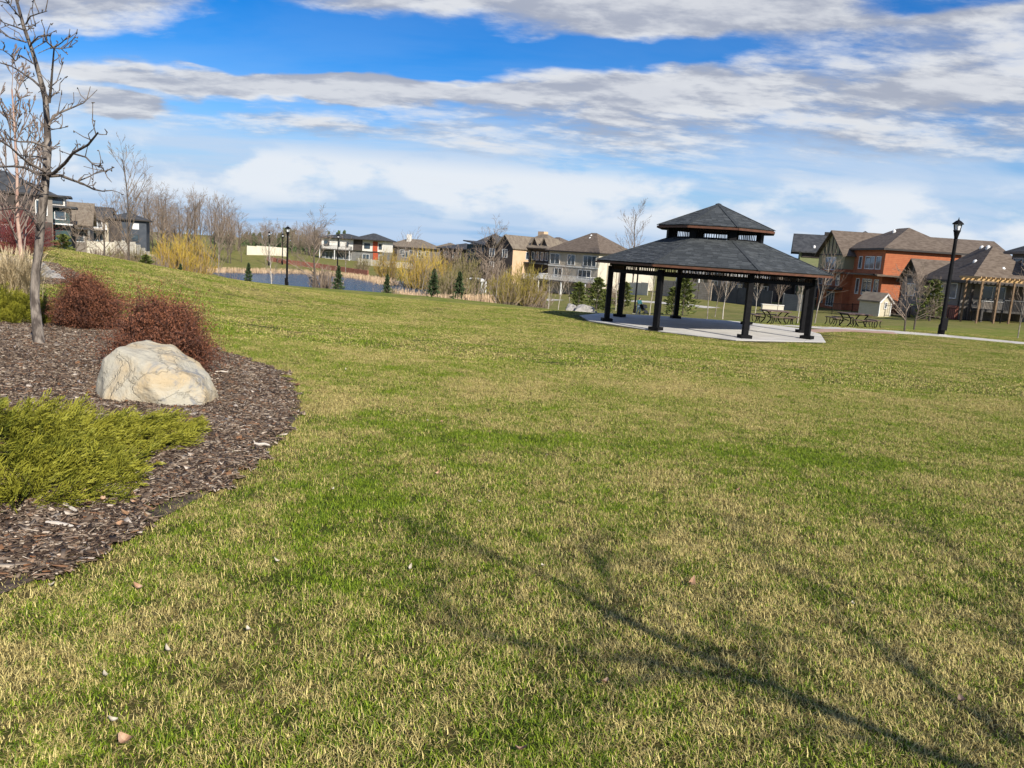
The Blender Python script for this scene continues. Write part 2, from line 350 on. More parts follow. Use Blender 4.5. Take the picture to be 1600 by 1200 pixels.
# ------------------------------------------------------------------ paths and slab
SLAB_Z = -1.2
def strip(name, pts, w, mat_, dz, label, cat, n=24):
    """a path: a ribbon that follows the terrain, with a real thickness"""
    pts = [Vector((p[0], p[1], 0)) for p in pts]; L = []
    for i in range(len(pts) - 1):
        for k in range(n): L.append(pts[i].lerp(pts[i + 1], k / n))
    L.append(pts[-1]); mb = MB(); vs = []
    for _ in range(6 * 2): L = [L[0]] + [(L[i - 1] + L[i] * 2 + L[i + 1]) / 4 for i in range(1, len(L) - 1)] + [L[-1]]
    for i, p in enumerate(L):
        d = (L[min(i + 1, len(L) - 1)] - L[max(i - 1, 0)]).normalized(); s = Vector((-d.y, d.x, 0)) * w / 2
        for q in (p + s, p - s):
            z = gz(q.x, q.y); vs += [(q.x, q.y, z + dz), (q.x, q.y, z - .12)]
    fs = []
    for i in range(len(L) - 1):
        a = i * 4; b = a + 4; fs += [(a, a + 2, b + 2, b), (a + 1, a, b, b + 1), (a + 2, a + 3, b + 3, b + 2)]
    o = mb.add(vs, fs).build(name, mat_); return tag(o, label, cat, kind='structure')
pa = [P(*q) for q in ((1225, 508, 44.6), (1290, 514, 43.2), (1380, 519.5, 42.2), (1480, 527.5, 41.2), (1600, 537, 39.8), (1760, 549, 37))]
strip('path', [(q.x, q.y) for q in pa], 2.2, M_PATH, .012, 'pale concrete path running right from the gazebo past the lamp post', 'path')
q0 = P(1288, 514, 43.3); q1 = P(1384, 519, 42.1)
strip('paver_strip', [(14.2, 39.6), (q0.x + .3, q0.y - 1.6), (q1.x, q1.y - 1.1)], 1.3, M_PAVER, .018, 'pinkish paver strip joining the slab to the path', 'paving')
strip('path', [(7.5, 43.6), (11, 44.2), (14.5, 44.6), (pa[0].x, pa[0].y)], 1.8, M_PATH, .01, 'pale path passing behind the gazebo slab', 'path')
for pts, lab in (([gat(920, 112), gat(1010, 106), gat(1075, 100), gat(1115, 96)], 'narrow pale path crossing the grass seen through the gazebo'),
                 ([gat(715, 150), gat(745, 142), gat(765, 136), gat(800, 128), gat(840, 118), gat(870, 112)], 'narrow pale path winding past the small white arbour'),
                 ([gat(165, 108), gat(190, 116), gat(225, 126), gat(250, 138)], 'dark asphalt path below the cream garden wall')):
    dark = 'asphalt' in lab
    strip('path', [(q.x, q.y) for q in pts], 2.4 if not dark else 4.5, mat('asphalt', (.035, .038, .045), (.05, .052, .06), 3, .9) if dark else M_PATH, .03, lab, 'path', 12)

def clip_poly(poly, a, b, c):
    """keep a*x+b*y<=c"""
    out = []
    for i in range(len(poly)):
        p, q = poly[i], poly[(i + 1) % len(poly)]; fp = a * p[0] + b * p[1] - c; fq = a * q[0] + b * q[1] - c
        if fp <= 0: out.append(p)
        if fp * fq < 0: t = fp / (fp - fq); out.append((p[0] + t * (q[0] - p[0]), p[1] + t * (q[1] - p[1])))
    return out
SLAB = [(3.4, 36.7), (5.76, 33.8), (8.95, 31.65), (13.35, 33.6), (14.8, 38.0), (14.9, 41.2), (12.2, 43.4), (8.0, 43.6), (4.6, 42.6), (3.2, 39.8)]
slab = MB().prism(SLAB, SLAB_Z - .25, SLAB_Z - .02).build('gazebo_slab', mat('slab_joint', (.16, .15, .14), None, rough=.95)); tag(slab, 'many-sided pale concrete slab under the gazebo', 'slab', kind='structure')
ca, sa = math.cos(R(-24)), math.sin(R(-24)); stp = 2.35
for i in range(-3, 4):
    for j in range(-3, 4):
        pl = [(x, y) for x, y in SLAB]
        for (a, b, c) in ((ca, sa, (i + 1) * stp - .012), (-ca, -sa, -(i * stp + .012)), (-sa, ca, (j + 1) * stp - .012), (sa, -ca, -(j * stp + .012))):
            if len(pl) > 2: pl = clip_poly(pl, a, b, c + a * 9.1 + b * 37.6)
        if len(pl) > 2:
            ar = abs(sum(pl[k][0] * pl[(k + 1) % len(pl)][1] - pl[(k + 1) % len(pl)][0] * pl[k][1] for k in range(len(pl)))) / 2
            if ar > .02: MB().prism(pl, SLAB_Z - .2, SLAB_Z).build('slab_panel', M_CONC, slab)

# ------------------------------------------------------------------ gazebo
GC = Vector((9.1, 37.6, SLAB_Z)); GA = R(6)
gaz = empty('gazebo', GC, 0, 'large octagonal park gazebo with two-tier grey shingle roof on black posts', 'gazebo')
def oc(r, k, z, off=0.0): a = GA + (k + off) * math.pi / 4; return Vector((r * math.cos(a), r * math.sin(a), z))
EZ = 2.8                                             # lower eave above the slab
for k in range(8):
    c = oc(4.85, k, 0); M = Matrix.Translation(c) @ Matrix.Rotation(GA + k * math.pi / 4, 4, 'Z')
    po = MB().box(-.112, .112, -.112, .112, 0, EZ - .2, M).build('post', M_BLACK, gaz)
    MB().box(-.24, .24, -.24, .24, 0, .14, M).build('base_plate', M_BLACK, po)
    a, b = oc(4.85, k, EZ - .42), oc(4.85, k + 1, EZ - .42)
    be = MB().beam(a, b, .16, .14).beam(a + Vector((0, 0, .3)), b + Vector((0, 0, .3)), .16, .12).build('beam', M_BLACK, gaz)
    mb = MB(); n = 26
    for i in range(1, n):
        p = a.lerp(b, i / n); mb.box(p.x - .015, p.x + .015, p.y - .015, p.y + .015, p.z + .05, p.z + .26)
    tag(mb.build('frieze_picket', M_SOFFIT, be), kind='stuff')
    MB().beam(oc(4.85, k, EZ + .1), oc(2.3, k, EZ + 1.12), .12, .2).build('rafter', M_SOFFIT, gaz)
R0_, R1_, Z1_ = 5.6, 2.25, EZ + 1.24
def roof_deck(name, r0, z0, r1, z1, th):
    mb = MB(); vs = []
    for dz_ in (0, -th):
        for k in range(8): vs.append(oc(r0, k, z0 + dz_))
        for k in range(8): vs.append(oc(max(r1, .03), k, z1 + dz_))
    fs = []
    for k in range(8):
        k2 = (k + 1) % 8; fs += [(k, k2, 8 + k2, 8 + k), (16 + k2, 16 + k, 24 + k, 24 + k2), (k2, k, 16 + k, 16 + k2), (8 + k, 8 + k2, 24 + k2, 24 + k)]
    mb.add(vs, fs); return mb.build(name, M_SOFFIT, gaz)
low = roof_deck('lower_roof', R0_, EZ, R1_, Z1_, .06)
UZ0, UZ1, UR = EZ + 1.80, EZ + 2.93, 2.8
upp = roof_deck('upper_roof', UR, UZ0, .0, UZ1, .06)
for k in range(8):
    a, b = oc(R0_ + .03, k, EZ - .05), oc(R0_ + .03, k + 1, EZ - .05); MB().beam(a, b, .05, .08).build('fascia', M_FASCIA, low)
    a, b = oc(UR + .03, k, UZ0 - .05), oc(UR + .03, k + 1, UZ0 - .05); MB().beam(a, b, .05, .09).build('fascia', M_FASCIA, upp)
    c = oc(2.2, k, 0); M = Matrix.Translation(c) @ Matrix.Rotation(GA + k * math.pi / 4, 4, 'Z')
    MB().box(-.11, .11, -.16, .16, Z1_ - .25, UZ0 + .02, M).build('clerestory_post', M_BLACK, gaz)
    a, b = oc(2.2, k, Z1_ + .08), oc(2.2, k + 1, Z1_ + .08); be = MB().beam(a, b, .06, .06).beam(a + Vector((0, 0, .40)), b + Vector((0, 0, .40)), .06, .10).build('clerestory_rail', M_BLACK, gaz)
    mb = MB()
    for i in range(1, 15):
        p = a.lerp(b, i / 15); mb.box(p.x - .012, p.x + .012, p.y - .012, p.y + .012, p.z + .03, p.z + .35)
    tag(mb.build('clerestory_picket', M_BLACK, be), kind='stuff')
# shingles: single tabs where they show largest, the rest joined
unit = MB().box(-.5, .5, 0, 1, -.5, .5).build('shingle', M_SHING); ume = unit.data; bpy.data.objects.remove(unit)
M_SH2 = mat('slate_grey_shingle_dark', (.028, .033, .036), (.046, .052, .055), 9, .88, .4, 120); ume2 = ume.copy(); ume2.materials.clear(); ume2.materials.append(M_SH2)
M_SH3 = mat('slate_grey_shingle_pale', (.056, .063, .066), (.082, .09, .093), 9, .85, .4, 120); ume3 = ume.copy(); ume3.materials.clear(); ume3.materials.append(M_SH3)
def shingle_roof(roof, r0, z0, r1, z1, nsingle):
    cand = []; ap = math.cos(math.pi / 8); rr = random.Random(3)
    for k in range(8):
        mid = GA + (k + .5) * math.pi / 4; n2 = Vector((math.cos(mid), math.sin(mid), 0)); tv = Vector((-n2.y, n2.x, 0))
        L = math.hypot((r0 - r1) * ap, z1 - z0); up = (n2 * (-(r0 - r1) * ap) + Vector((0, 0, z1 - z0))).normalized(); nrm = tv.cross(up).normalized()
        if nrm.z < 0: nrm = -nrm
        exp = .145; rows = int(L / exp)
        for j in range(rows + 1):
            s = j * exp; f = s / L; half = (r0 + (r1 - r0) * min(f, 1)) * math.sin(math.pi / 8)
            if half < .04: continue
            u = -half
            while u < half - .02:
                w = min(rr.uniform(.2, .46), half - u)
                if half - u - w < .1: w = half - u
                base = n2 * (r0 * ap) + Vector((0, 0, z0)) + up * s + tv * (u + w / 2) + nrm * .012
                front = n2.dot((EYE - GC).normalized())
                cand.append((front - base.y * .02, base, tv, up, nrm, w - .008, rr.choice((0, 0, 1, 2)), rr.uniform(0, .008))); u += w
        # hip cap
        a = oc(r0 + .04, k, z0 + .02); b = oc(max(r1, .02), k, z1 + .02); MB().beam(a, b, .16, .035).build('hip_cap', M_SH2, roof)
    cand.sort(key=lambda c: -c[0]); rest = [MB(), MB(), MB()]
    for i, (_, p, tv, up, nrm, w, ci, lift) in enumerate(cand):
        tilt = (up - nrm * .05).normalized(); nn = tv.cross(tilt) if tv.cross(tilt).dot(nrm) > 0 else -tv.cross(tilt)
        M = Matrix(((tv.x, tilt.x, nn.x, 0), (tv.y, tilt.y, nn.y, 0), (tv.z, tilt.z, nn.z, 0), (0, 0, 0, 1)))
        M = Matrix.Translation(p + nn * (lift + .01)) @ M @ Matrix.Diagonal((w, .19, .016 + lift, 1))
        if i < nsingle:
            o = bpy.data.objects.new('shingle', (ume, ume2, ume3)[ci]); COL.objects.link(o); o.parent = roof; o.matrix_local = M
        else: rest[ci].box(-.5, .5, 0, 1, -.5, .5, M)
    for ci, m_ in enumerate((M_SHING, M_SH2, M_SH3)):
        if rest[ci].v: tag(rest[ci].build('shingle', m_, roof), kind='stuff')
shingle_roof(low, R0_, EZ + .02, R1_, Z1_ + .02, 300)
shingle_roof(upp, UR, UZ0 + .02, 0.0, UZ1 + .02, 180)
MB().lathe([(.16, UZ1 - .05), (.14, UZ1 + .05), (.02, UZ1 + .09)], 8).build('roof_cap', M_SH2, upp)

# ------------------------------------------------------------------ mulch beds
def in_poly(X, Y, poly):
    c = np.zeros(X.shape, bool); n = len(poly); j = n - 1
    for i in range(n):
        xi, yi = poly[i]; xj, yj = poly[j]
        c ^= ((yi > Y) != (yj > Y)) & (X < (xj - xi) * (Y - yi) / (yj - yi + 1e-12) + xi); j = i
    return c
BED1 = [gpix(*q) for q in ((100, 892), (220, 832), (300, 792), (380, 738), (440, 692), (469, 650), (463, 612), (430, 582), (385, 562), (335, 545), (255, 518), (190, 503), (120, 492), (60, 487))]
BED1 = [(q.x, q.y) for q in BED1] + [(-11.5, 15.0), (-14, 11), (-11, 5), (-6, 2.6), (-2.8, 2.35), (-2.15, 2.95)]
BED2 = [gpix(*q) for q in ((40, 406), (80, 411), (115, 424), (138, 435), (95, 443), (40, 446))]
BED2 = [(q.x, q.y) for q in BED2]; BED2 = BED2 + [(BED2[-1][0] - 5, BED2[-1][1] - 1), (BED2[-1][0] - 9, BED2[-1][1] + 5), (BED2[0][0] - 6, BED2[0][1] + 1)]
def smooth_poly(poly, it=3, seed=0, amp=.06):
    for _ in range(it):
        poly = [q for i in range(len(poly)) for q in ((poly[i][0] * .75 + poly[(i + 1) % len(poly)][0] * .25, poly[i][1] * .75 + poly[(i + 1) % len(poly)][1] * .25),
                                                       (poly[i][0] * .25 + poly[(i + 1) % len(poly)][0] * .75, poly[i][1] * .25 + poly[(i + 1) % len(poly)][1] * .75))]
    return [(x + amp * mnoise.noise((x * 2.5, y * 2.5, seed)), y + amp * mnoise.noise((x * 2.5, y * 2.5, seed + 9))) for x, y in poly]
BED1 = smooth_poly(BED1); BED2 = smooth_poly(BED2, seed=4)
M_SOIL = mat('mulch_soil', (.045, .030, .022), (.12, .085, .065), 18, .95, .9, 40, coord='Object')
for poly, lab in ((BED1, 'brown bark mulch bed round the boulder and red shrubs'), (BED2, 'brown bark mulch strip on the rise at the left')):
    bm = bmesh.new(); bm.faces.new([bm.verts.new((x, y, 0)) for x, y in poly]); bmesh.ops.triangulate(bm, faces=bm.faces[:])
    for _ in range(4):
        bmesh.ops.subdivide_edges(bm, edges=[e for e in bm.edges if e.calc_length() > .5], cuts=1); bmesh.ops.triangulate(bm, faces=bm.faces[:])
    V = np.array([v.co[:] for v in bm.verts]); Z = gz_np(V[:, 0], V[:, 1])
    for v, z in zip(bm.verts, Z): v.co.z = z + .012
    me = bpy.data.meshes.new('mulch_bed'); bm.normal_update(); bm.to_mesh(me); bm.free()
    tag(link('mulch_bed', me, M_SOIL), lab, 'mulch bed', kind='structure')

# ------------------------------------------------------------------ scattered stuff: turf blades and bark chips
def scatter(name, pts, rots, scls, vids, protos, label, cat):
    me = bpy.data.meshes.new(name); me.vertices.add(len(pts)); me.vertices.foreach_set('co', np.asarray(pts, np.float32).ravel())
    a = me.attributes.new('rot', 'FLOAT_VECTOR', 'POINT'); a.data.foreach_set('vector', np.asarray(rots, np.float32).ravel())
    a = me.attributes.new('scl', 'FLOAT', 'POINT'); a.data.foreach_set('value', np.asarray(scls, np.float32))
    a = me.attributes.new('vid', 'INT', 'POINT'); a.data.foreach_set('value', np.asarray(vids, np.int32))
    o = link(name, me); ng = bpy.data.node_groups.new(name, 'GeometryNodeTree')
    ng.interface.new_socket('Geometry', in_out='INPUT', socket_type='NodeSocketGeometry'); ng.interface.new_socket('Geometry', in_out='OUTPUT', socket_type='NodeSocketGeometry')
    gi = ng.nodes.new('NodeGroupInput'); go = ng.nodes.new('NodeGroupOutput'); g2i = ng.nodes.new('GeometryNodeGeometryToInstance')
    for p in protos:
        oi = ng.nodes.new('GeometryNodeObjectInfo'); oi.inputs['Object'].default_value = p; ng.links.new(oi.outputs['Geometry'], g2i.inputs[0])
    def at(n, t): x = ng.nodes.new('GeometryNodeInputNamedAttribute'); x.data_type = t; x.inputs[0].default_value = n; return x.outputs[0]
    ip = ng.nodes.new('GeometryNodeInstanceOnPoints'); ng.links.new(gi.outputs[0], ip.inputs['Points']); ng.links.new(g2i.outputs[0], ip.inputs['Instance'])
    ip.inputs['Pick Instance'].default_value = True; ng.links.new(at('vid', 'INT'), ip.inputs['Instance Index'])
    e2r = ng.nodes.new('FunctionNodeEulerToRotation'); ng.links.new(at('rot', 'FLOAT_VECTOR'), e2r.inputs[0]); ng.links.new(e2r.outputs[0], ip.inputs['Rotation'])
    ng.links.new(at('scl', 'FLOAT'), ip.inputs['Scale']); ng.links.new(ip.outputs[0], go.inputs[0])
    md = o.modifiers.new('scatter', 'NODES'); md.node_group = ng
    return tag(o, label, cat, kind='stuff')
def grass_patch(size, n, h, w, seed, lie=.35):
    g = np.random.default_rng(seed); x = g.uniform(-size / 2, size / 2, n); y = g.uniform(-size / 2, size / 2, n)
    cl = np.array([mnoise.noise((a * 9, b * 9, seed)) for a, b in zip(x, y)])
    hh = h * g.uniform(.45, 1.25, n) * (1 + .35 * cl); a = g.uniform(0, 2 * np.pi, n); bend = g.beta(1.6, 1.6, n) * 1.7 + g.random(n) * lie; ww = w * g.uniform(.7, 1.4, n)
    dirv = np.stack([np.cos(a), np.sin(a)], -1); sd = np.stack([-np.sin(a), np.cos(a)], -1) * ww[:, None] / 2
    b0 = np.stack([x, y], -1); t1 = .35 + bend * .45; t2 = np.minimum(bend + .3, 1.75)
    p1 = b0 + dirv * (hh * .5 * np.sin(t1))[:, None]; z1 = hh * .5 * np.cos(t1)
    p2 = p1 + dirv * (hh * .6 * np.sin(t2))[:, None]; z2 = np.maximum(z1 + hh * .6 * np.cos(t2), .003)
    c = lambda p, z: np.concatenate([p, np.broadcast_to(np.asarray(z), (n,))[:, None]], 1)
    V = np.stack([c(b0 - sd, -.008), c(b0 + sd, -.008), c(p1 - sd * .8, z1), c(p1 + sd * .8, z1), c(p2 - sd * .12, z2), c(p2 + sd * .12, z2)], 1).reshape(-1, 3)
    i = np.arange(n)[:, None] * 6; F = np.concatenate([i + np.array([[0, 1, 3, 2]]), i + np.array([[2, 3, 5, 4]])], 0)
    me = np_mesh('grass_patch', V, F, {'rnd': np.repeat(g.random(n), 6), 'rnd2': np.repeat(g.random(n), 6)}); me.materials.append(M_BLADE)
    return bpy.data.objects.new('grass_patch', me)
def grid_points(y0, y1, step, margin, fade=None):
    ys = np.arange(y0, y1, step); out = []
    for y in ys:
        xr = max(y, 1) * .72 + margin; xs = np.arange(-xr, xr, step); out.append(np.stack([xs, np.full(len(xs), y)], -1))
    p = np.concatenate(out); p += RG.uniform(-.28, .28, p.shape) * step; return p
def slope_rot(X, Y, spin):
    e = .25; gxx = (gz_np(X + e, Y) - gz_np(X - e, Y)) / (2 * e); gyy = (gz_np(X, Y + e) - gz_np(X, Y - e)) / (2 * e)
    # tilt in world axes then spin about the local z (small angles)
    tx = np.arctan(gyy); ty = -np.arctan(gxx); c, s = np.cos(spin), np.sin(spin)
    return np.stack([c * tx + s * ty, -s * tx + c * ty, spin], -1)
def inset(X, Y, poly, d):
    c = in_poly(X, Y, poly)
    for k in range(8): c &= in_poly(X + d * math.cos(k * .785), Y + d * math.sin(k * .785), poly)
    return c
def near_poly(X, Y, poly, d):
    c = in_poly(X, Y, poly)
    for k in range(8): c |= in_poly(X + d * math.cos(k * .785), Y + d * math.sin(k * .785), poly)
    return c
PATHP = [(q.x, q.y - 1.05) for q in pa] + [(q.x, q.y + 1.05) for q in reversed(pa)]
PAVP = [(13.8, 38.6), (q0.x, q0.y - 2.4), (q1.x + .3, q1.y - 1.9), (q1.x + .3, q1.y + 1), (q0.x, q0.y + 1), (13.8, 42)]
def lawn_ok(p, d):
    X, Y = p[:, 0], p[:, 1]; k = ~(inset(X, Y, BED1, d * .6) | inset(X, Y, BED2, d))
    return k & ~near_poly(X, Y, SLAB, d) & ~in_poly(X, Y, PATHP) & ~in_poly(X, Y, PAVP)
near = [grass_patch(.4, 1500, .031, .0028, 20 + i, .5) for i in range(6)]
p = grid_points(-1.5, 13.6, .26, 4.2); p = p[lawn_ok(p, .16)]; n = len(p)
scatter('lawn_grass', np.c_[p, gz_np(p[:, 0], p[:, 1])], slope_rot(p[:, 0], p[:, 1], RG.uniform(0, 6.28, n)), RG.uniform(.85, 1.2, n), RG.integers(0, 6, n), near,
        'short mown grass blades, green mixed with straw, close to the camera', 'grass')
midp = [grass_patch(1.2, 2400, .032, .0085, 40 + i, .6) for i in range(4)]
p = grid_points(13.0, 47, .85, 7); p = p[lawn_ok(p, .5)]; n = len(p)
scatter('lawn_grass', np.c_[p, gz_np(p[:, 0], p[:, 1])], slope_rot(p[:, 0], p[:, 1], RG.uniform(0, 6.28, n)), RG.uniform(.85, 1.15, n), RG.integers(0, 4, n), midp,
        'short mown grass of the farther lawn up to the gazebo', 'grass')

def chip_material():
    m = bpy.data.materials.new('bark_chips'); m.use_nodes = True; t = m.node_tree; b = t.nodes['Principled BSDF']
    r = nd(t, 'ShaderNodeAttribute', attribute_name='rnd').outputs['Fac']
    cr = nd(t, 'ShaderNodeValToRGB', {0: r}); e = cr.color_ramp.elements
    e[0].color = (.035, .022, .016, 1); e[1].position = 1; e[1].color = (.55, .47, .38, 1)
    for ps, c in ((.35, (.09, .06, .04)), (.6, (.175, .128, .09)), (.78, (.27, .215, .16)), (.86, (.19, .085, .035)), (.93, (.38, .31, .23))): x = e.new(ps); x.color = (*c, 1)
    t.links.new(cr.outputs[0], b.inputs['Base Color']); b.inputs['Roughness'].default_value = .85; b.inputs['Specular IOR Level'].default_value = .25; return m
M_CHIP = chip_material()
def chip_patch(size, n, seed):
    g = np.random.default_rng(seed); tv = []; V = []; Fq = []; rn = []
    q = np.array([[3, 2, 1, 0], [4, 5, 6, 7], [0, 1, 5, 4], [1, 2, 6, 5], [2, 3, 7, 6], [3, 0, 4, 7]])
    for i in range(n):
        L = g.gamma(2.6, .013) + .010; w = L * g.uniform(.12, .4); h = g.uniform(.002, .007); a = g.uniform(0, 6.28); tl = g.normal(0, .22); rl = g.normal(0, .35); tp = g.uniform(.3, .9)
        c = np.array([[-L, -w, -h], [L, -w * tp, -h], [L, w * tp, -h], [-L, w, -h], [-L, -w, h], [L, -w * tp, h], [L, w * tp, h], [-L, w, h]]) * .5
        M = (Matrix.Rotation(a, 3, 'Z') @ Matrix.Rotation(tl, 3, 'Y') @ Matrix.Rotation(rl, 3, 'X')); c = c @ np.array(M).T
        c += [g.uniform(-size / 2, size / 2), g.uniform(-size / 2, size / 2), g.uniform(.004, .028)]
        V.append(c); Fq.append(q + i * 8); rn.append(np.full(8, g.random()))
    me = np_mesh('chip_patch', np.concatenate(V), np.concatenate(Fq), {'rnd': np.concatenate(rn)}); me.materials.append(M_CHIP); return bpy.data.objects.new('chip_patch', me)
chips = [chip_patch(.42, 620, 60 + i) for i in range(5)]
for poly, lab in ((BED1, 'loose brown and grey bark chips covering the bed round the boulder'), (BED2, 'loose brown bark chips on the upper strip at the left')):
    xs = [q[0] for q in poly]; ys = [q[1] for q in poly]; gxs, gys = np.meshgrid(np.arange(min(xs), max(xs), .22), np.arange(min(ys), max(ys), .22))
    p = np.stack([gxs.ravel(), gys.ravel()], -1) + RG.uniform(-.09, .09, (gxs.size, 2)); p = p[inset(p[:, 0], p[:, 1], poly, .07) & (p[:, 0] > -p[:, 1] * .78 - 2.5)]; n = len(p)
    scatter('bark_mulch', np.c_[p, gz_np(p[:, 0], p[:, 1]) + .012], slope_rot(p[:, 0], p[:, 1], RG.uniform(0, 6.28, n)), RG.uniform(.68, .95, n), RG.integers(0, 5, n), chips, lab, 'mulch')

# pale sticks and leaves that can be picked out
def on(px, py, dz=0.0): q = gpix(px, py); q.z += dz; return q
M_STICK = mat('bleached_wood', (.50, .44, .36), (.66, .60, .52), 20, .85, .3, stretch=(1, 8, 8))
for px, py, L, a, lab in ((95, 832, .17, -.1, 'thick bleached stick at the near edge of the mulch bed'), (240, 703, .13, .9, 'pale forked stick in the mulch below the boulder'), (410, 702, .12, 0, 'bleached wood sliver near the grass edge right of the juniper'),
                          (345, 586, .16, .35, 'long pale stick in the mulch right of the rear red shrub base'), (110, 806, .16, -.6, 'thin pale stick beside the juniper tips')):
    rr = random.Random(int(px)); mb = MB(); c = on(px, py, .04); d = Vector((math.cos(a), math.sin(a), 0)); s = Vector((-d.y, d.x, 0))
    pts = [d * (L * (t - .5)) + s * rr.uniform(-.008, .008) + Vector((0, 0, rr.uniform(-.004, .004))) for t in (0, .3, .6, .85, 1)]
    mb.tube(pts, [.009, .012, .011, .009, .004], 6)
    if 'forked' in lab: mb.tube([pts[2], pts[2] + (d + s) * .03, pts[2] + (d + s) * .055], [.008, .006, .003], 5)
    o = mb.build('stick', M_STICK); o.location = c; tag(o, lab, 'stick')
M_LEAF = mat('dry_leaf', (.34, .19, .10), (.48, .33, .22), 12, .8); M_LEAFP = mat('pale_dry_leaf', (.40, .35, .26), (.52, .47, .37), 12, .8)
def leaf_mesh(L, W, curl, m_):
    vs = []; n = 6
    for i in range(n + 1):
        t = i / n; w = W * math.sin(math.pi * min(1, t * .94 + .05)) ** .8 / 2 * (1 + .18 * math.sin(t * 19))
        for u in (-1, 0, 1): vs.append((u * w, (t - .5) * L, curl * (t - .4) ** 2 * 2 * L + abs(u) * w * .5))
    fs = [(i * 3 + j, i * 3 + j + 1, i * 3 + j + 4, i * 3 + j + 3) for i in range(n) for j in (0, 1)]
    fs2 = [tuple(v + len(vs) for v in reversed(f)) for f in fs]; vs2 = [(x, y, z - .0015) for x, y, z in vs]
    me = bpy.data.meshes.new('fallen_leaf'); me.from_pydata(vs + vs2, [], fs + fs2); me.materials.append(m_); return me
LM = [leaf_mesh(.042, .026, .8, M_LEAF), leaf_mesh(.032, .016, .8, M_LEAFP), leaf_mesh(.05, .034, 1.2, M_LEAF)]
for i, (px, py, k) in enumerate(((1080, 922, 2), (848, 893, 1), (388, 997, 1), (175, 1137, 1), (195, 1170, 2), (1330, 957, 1), (262, 1030, 1), (668, 662, 1), (690, 665, 0), (1152, 772, 0), (854, 718, 1), (748, 790, 1), (685, 745, 0), (432, 884, 1),
                                 (812, 1190, 0), (944, 1084, 0), (640, 900, 1), (1500, 1110, 0), (540, 580, 1), (1345, 711, 1), (80, 928, 1), (215, 930, 0), (700, 790, 0), (520, 772, 1), (165, 1074, 1))):
    o = link('fallen_leaf', LM[k]); q = gpix(px, py); o.location = q + Vector((0, 0, .026)); o.rotation_euler = (RND.uniform(-.5, .5), RND.uniform(-.4, .4), RND.uniform(0, 6.28))
    tag(o, ('small bleached dry leaf lying on the lawn', 'curled brown dry leaf lying on the lawn')[k != 1], 'leaf', ('bleached leaves scattered on the lawn', 'brown leaves scattered on the lawn')[k != 1])
for i in range(16):
    px, py = RND.uniform(120, 240), RND.uniform(778, 838); o = link('fallen_leaf', LM[RND.choice((0, 2, 0, 1))]); o.location = gpix(px, py) + Vector((0, 0, .045)); o.rotation_euler = (RND.uniform(-.6, .6), RND.uniform(-.6, .6), RND.uniform(0, 6.28))
    tag(o, 'curled dry leaf caught between the juniper and the grass edge', 'leaf', 'leaves along the front edge of the juniper')

# ------------------------------------------------------------------ boulders
def rock(name, loc, dims, planes, seed, mat_, label, rz=0.0, sub=5, rough=.03):
    bm = bmesh.new(); bmesh.ops.create_icosphere(bm, subdivisions=sub, radius=1)
    D = np.array([v.co[:] for v in bm.verts]); pn = np.array([p_[:3] for p_ in planes], float); pn /= np.linalg.norm(pn, axis=1)[:, None]; pd = np.array([p_[3] for p_ in planes])
    dt = D @ pn.T; r = np.where(dt > .02, pd[None] / np.maximum(dt, .02), 9.0); k = 130.0
    rr_ = -np.log(np.exp(-k * r).sum(1)) / k
    for v, d, q in zip(bm.verts, D, rr_):
        p_ = Vector(d) * q; nz = mnoise.fractal(p_ * 2.2 + Vector((seed, 0, 0)), .9, 2.1, 6) * rough + abs(mnoise.noise(p_ * 3.1 + Vector((0, seed, 0)))) * -rough * 1.2
        v.co = Vector((p_.x * dims[0], p_.y * dims[1], p_.z * dims[2])) + Vector(d) * nz
    me = bpy.data.meshes.new(name); bm.to_mesh(me); bm.free()
    o = link(name, me, mat_); o.location = loc; o.rotation_euler = (0, 0, rz); tag(o, label, 'boulder'); return o
def stone_mat(name, a, b, c):
    m = bpy.data.materials.new(name); m.use_nodes = True; t = m.node_tree; bs = t.nodes['Principled BSDF']; tcn = nd(t, 'ShaderNodeTexCoord').outputs['Object']
    f1 = maprange(t, noise_n(t, tcn, 2.4, 7, .6, .4), .40, .62); f2 = maprange(t, noise_n(t, tcn, 5.5, 8, .65, .8), .52, .66)
    x = nd(t, 'ShaderNodeSeparateXYZ', {0: tcn}).outputs
    side = maprange(t, mth(t, 'ADD', x[0], mth(t, 'MULTIPLY', noise_n(t, tcn, 3, 5), .5)), .2, .42)
    vein = maprange(t, mth(t, 'ABSOLUTE', mth(t, 'SUBTRACT', noise_n(t, tcn, 2.0, 6, .55, .6), .5)), .0, .012)
    col = mixc(t, f1, a, b); col = mixc(t, mth(t, 'MULTIPLY', f2, mth(t, 'MULTIPLY_ADD', side, .75, .2)), col, c)
    col = mixc(t, mth(t, 'MULTIPLY_ADD', vein, .12, .88), (.22, .20, .165), col); t.links.new(col, bs.inputs['Base Color'])
    bs.inputs['Roughness'].default_value = .85; bs.inputs['Specular IOR Level'].default_value = .2
    h = mth(t, 'ADD', noise_n(t, tcn, 7, 10, .65, .3), mth(t, 'MULTIPLY', vein, .25))
    bn = nd(t, 'ShaderNodeBump', {'Strength': .8, 'Distance': .05, 'Height': h}); t.links.new(bn.outputs[0], bs.inputs['Normal']); return m
M_STONE = stone_mat('cream_limestone', (.44, .41, .325), (.47, .375, .235), (.25, .25, .245)); M_STONEW = stone_mat('white_grey_stone', (.38, .36, .33), (.30, .28, .26), (.20, .20, .20))
c = gpix(246, 637)
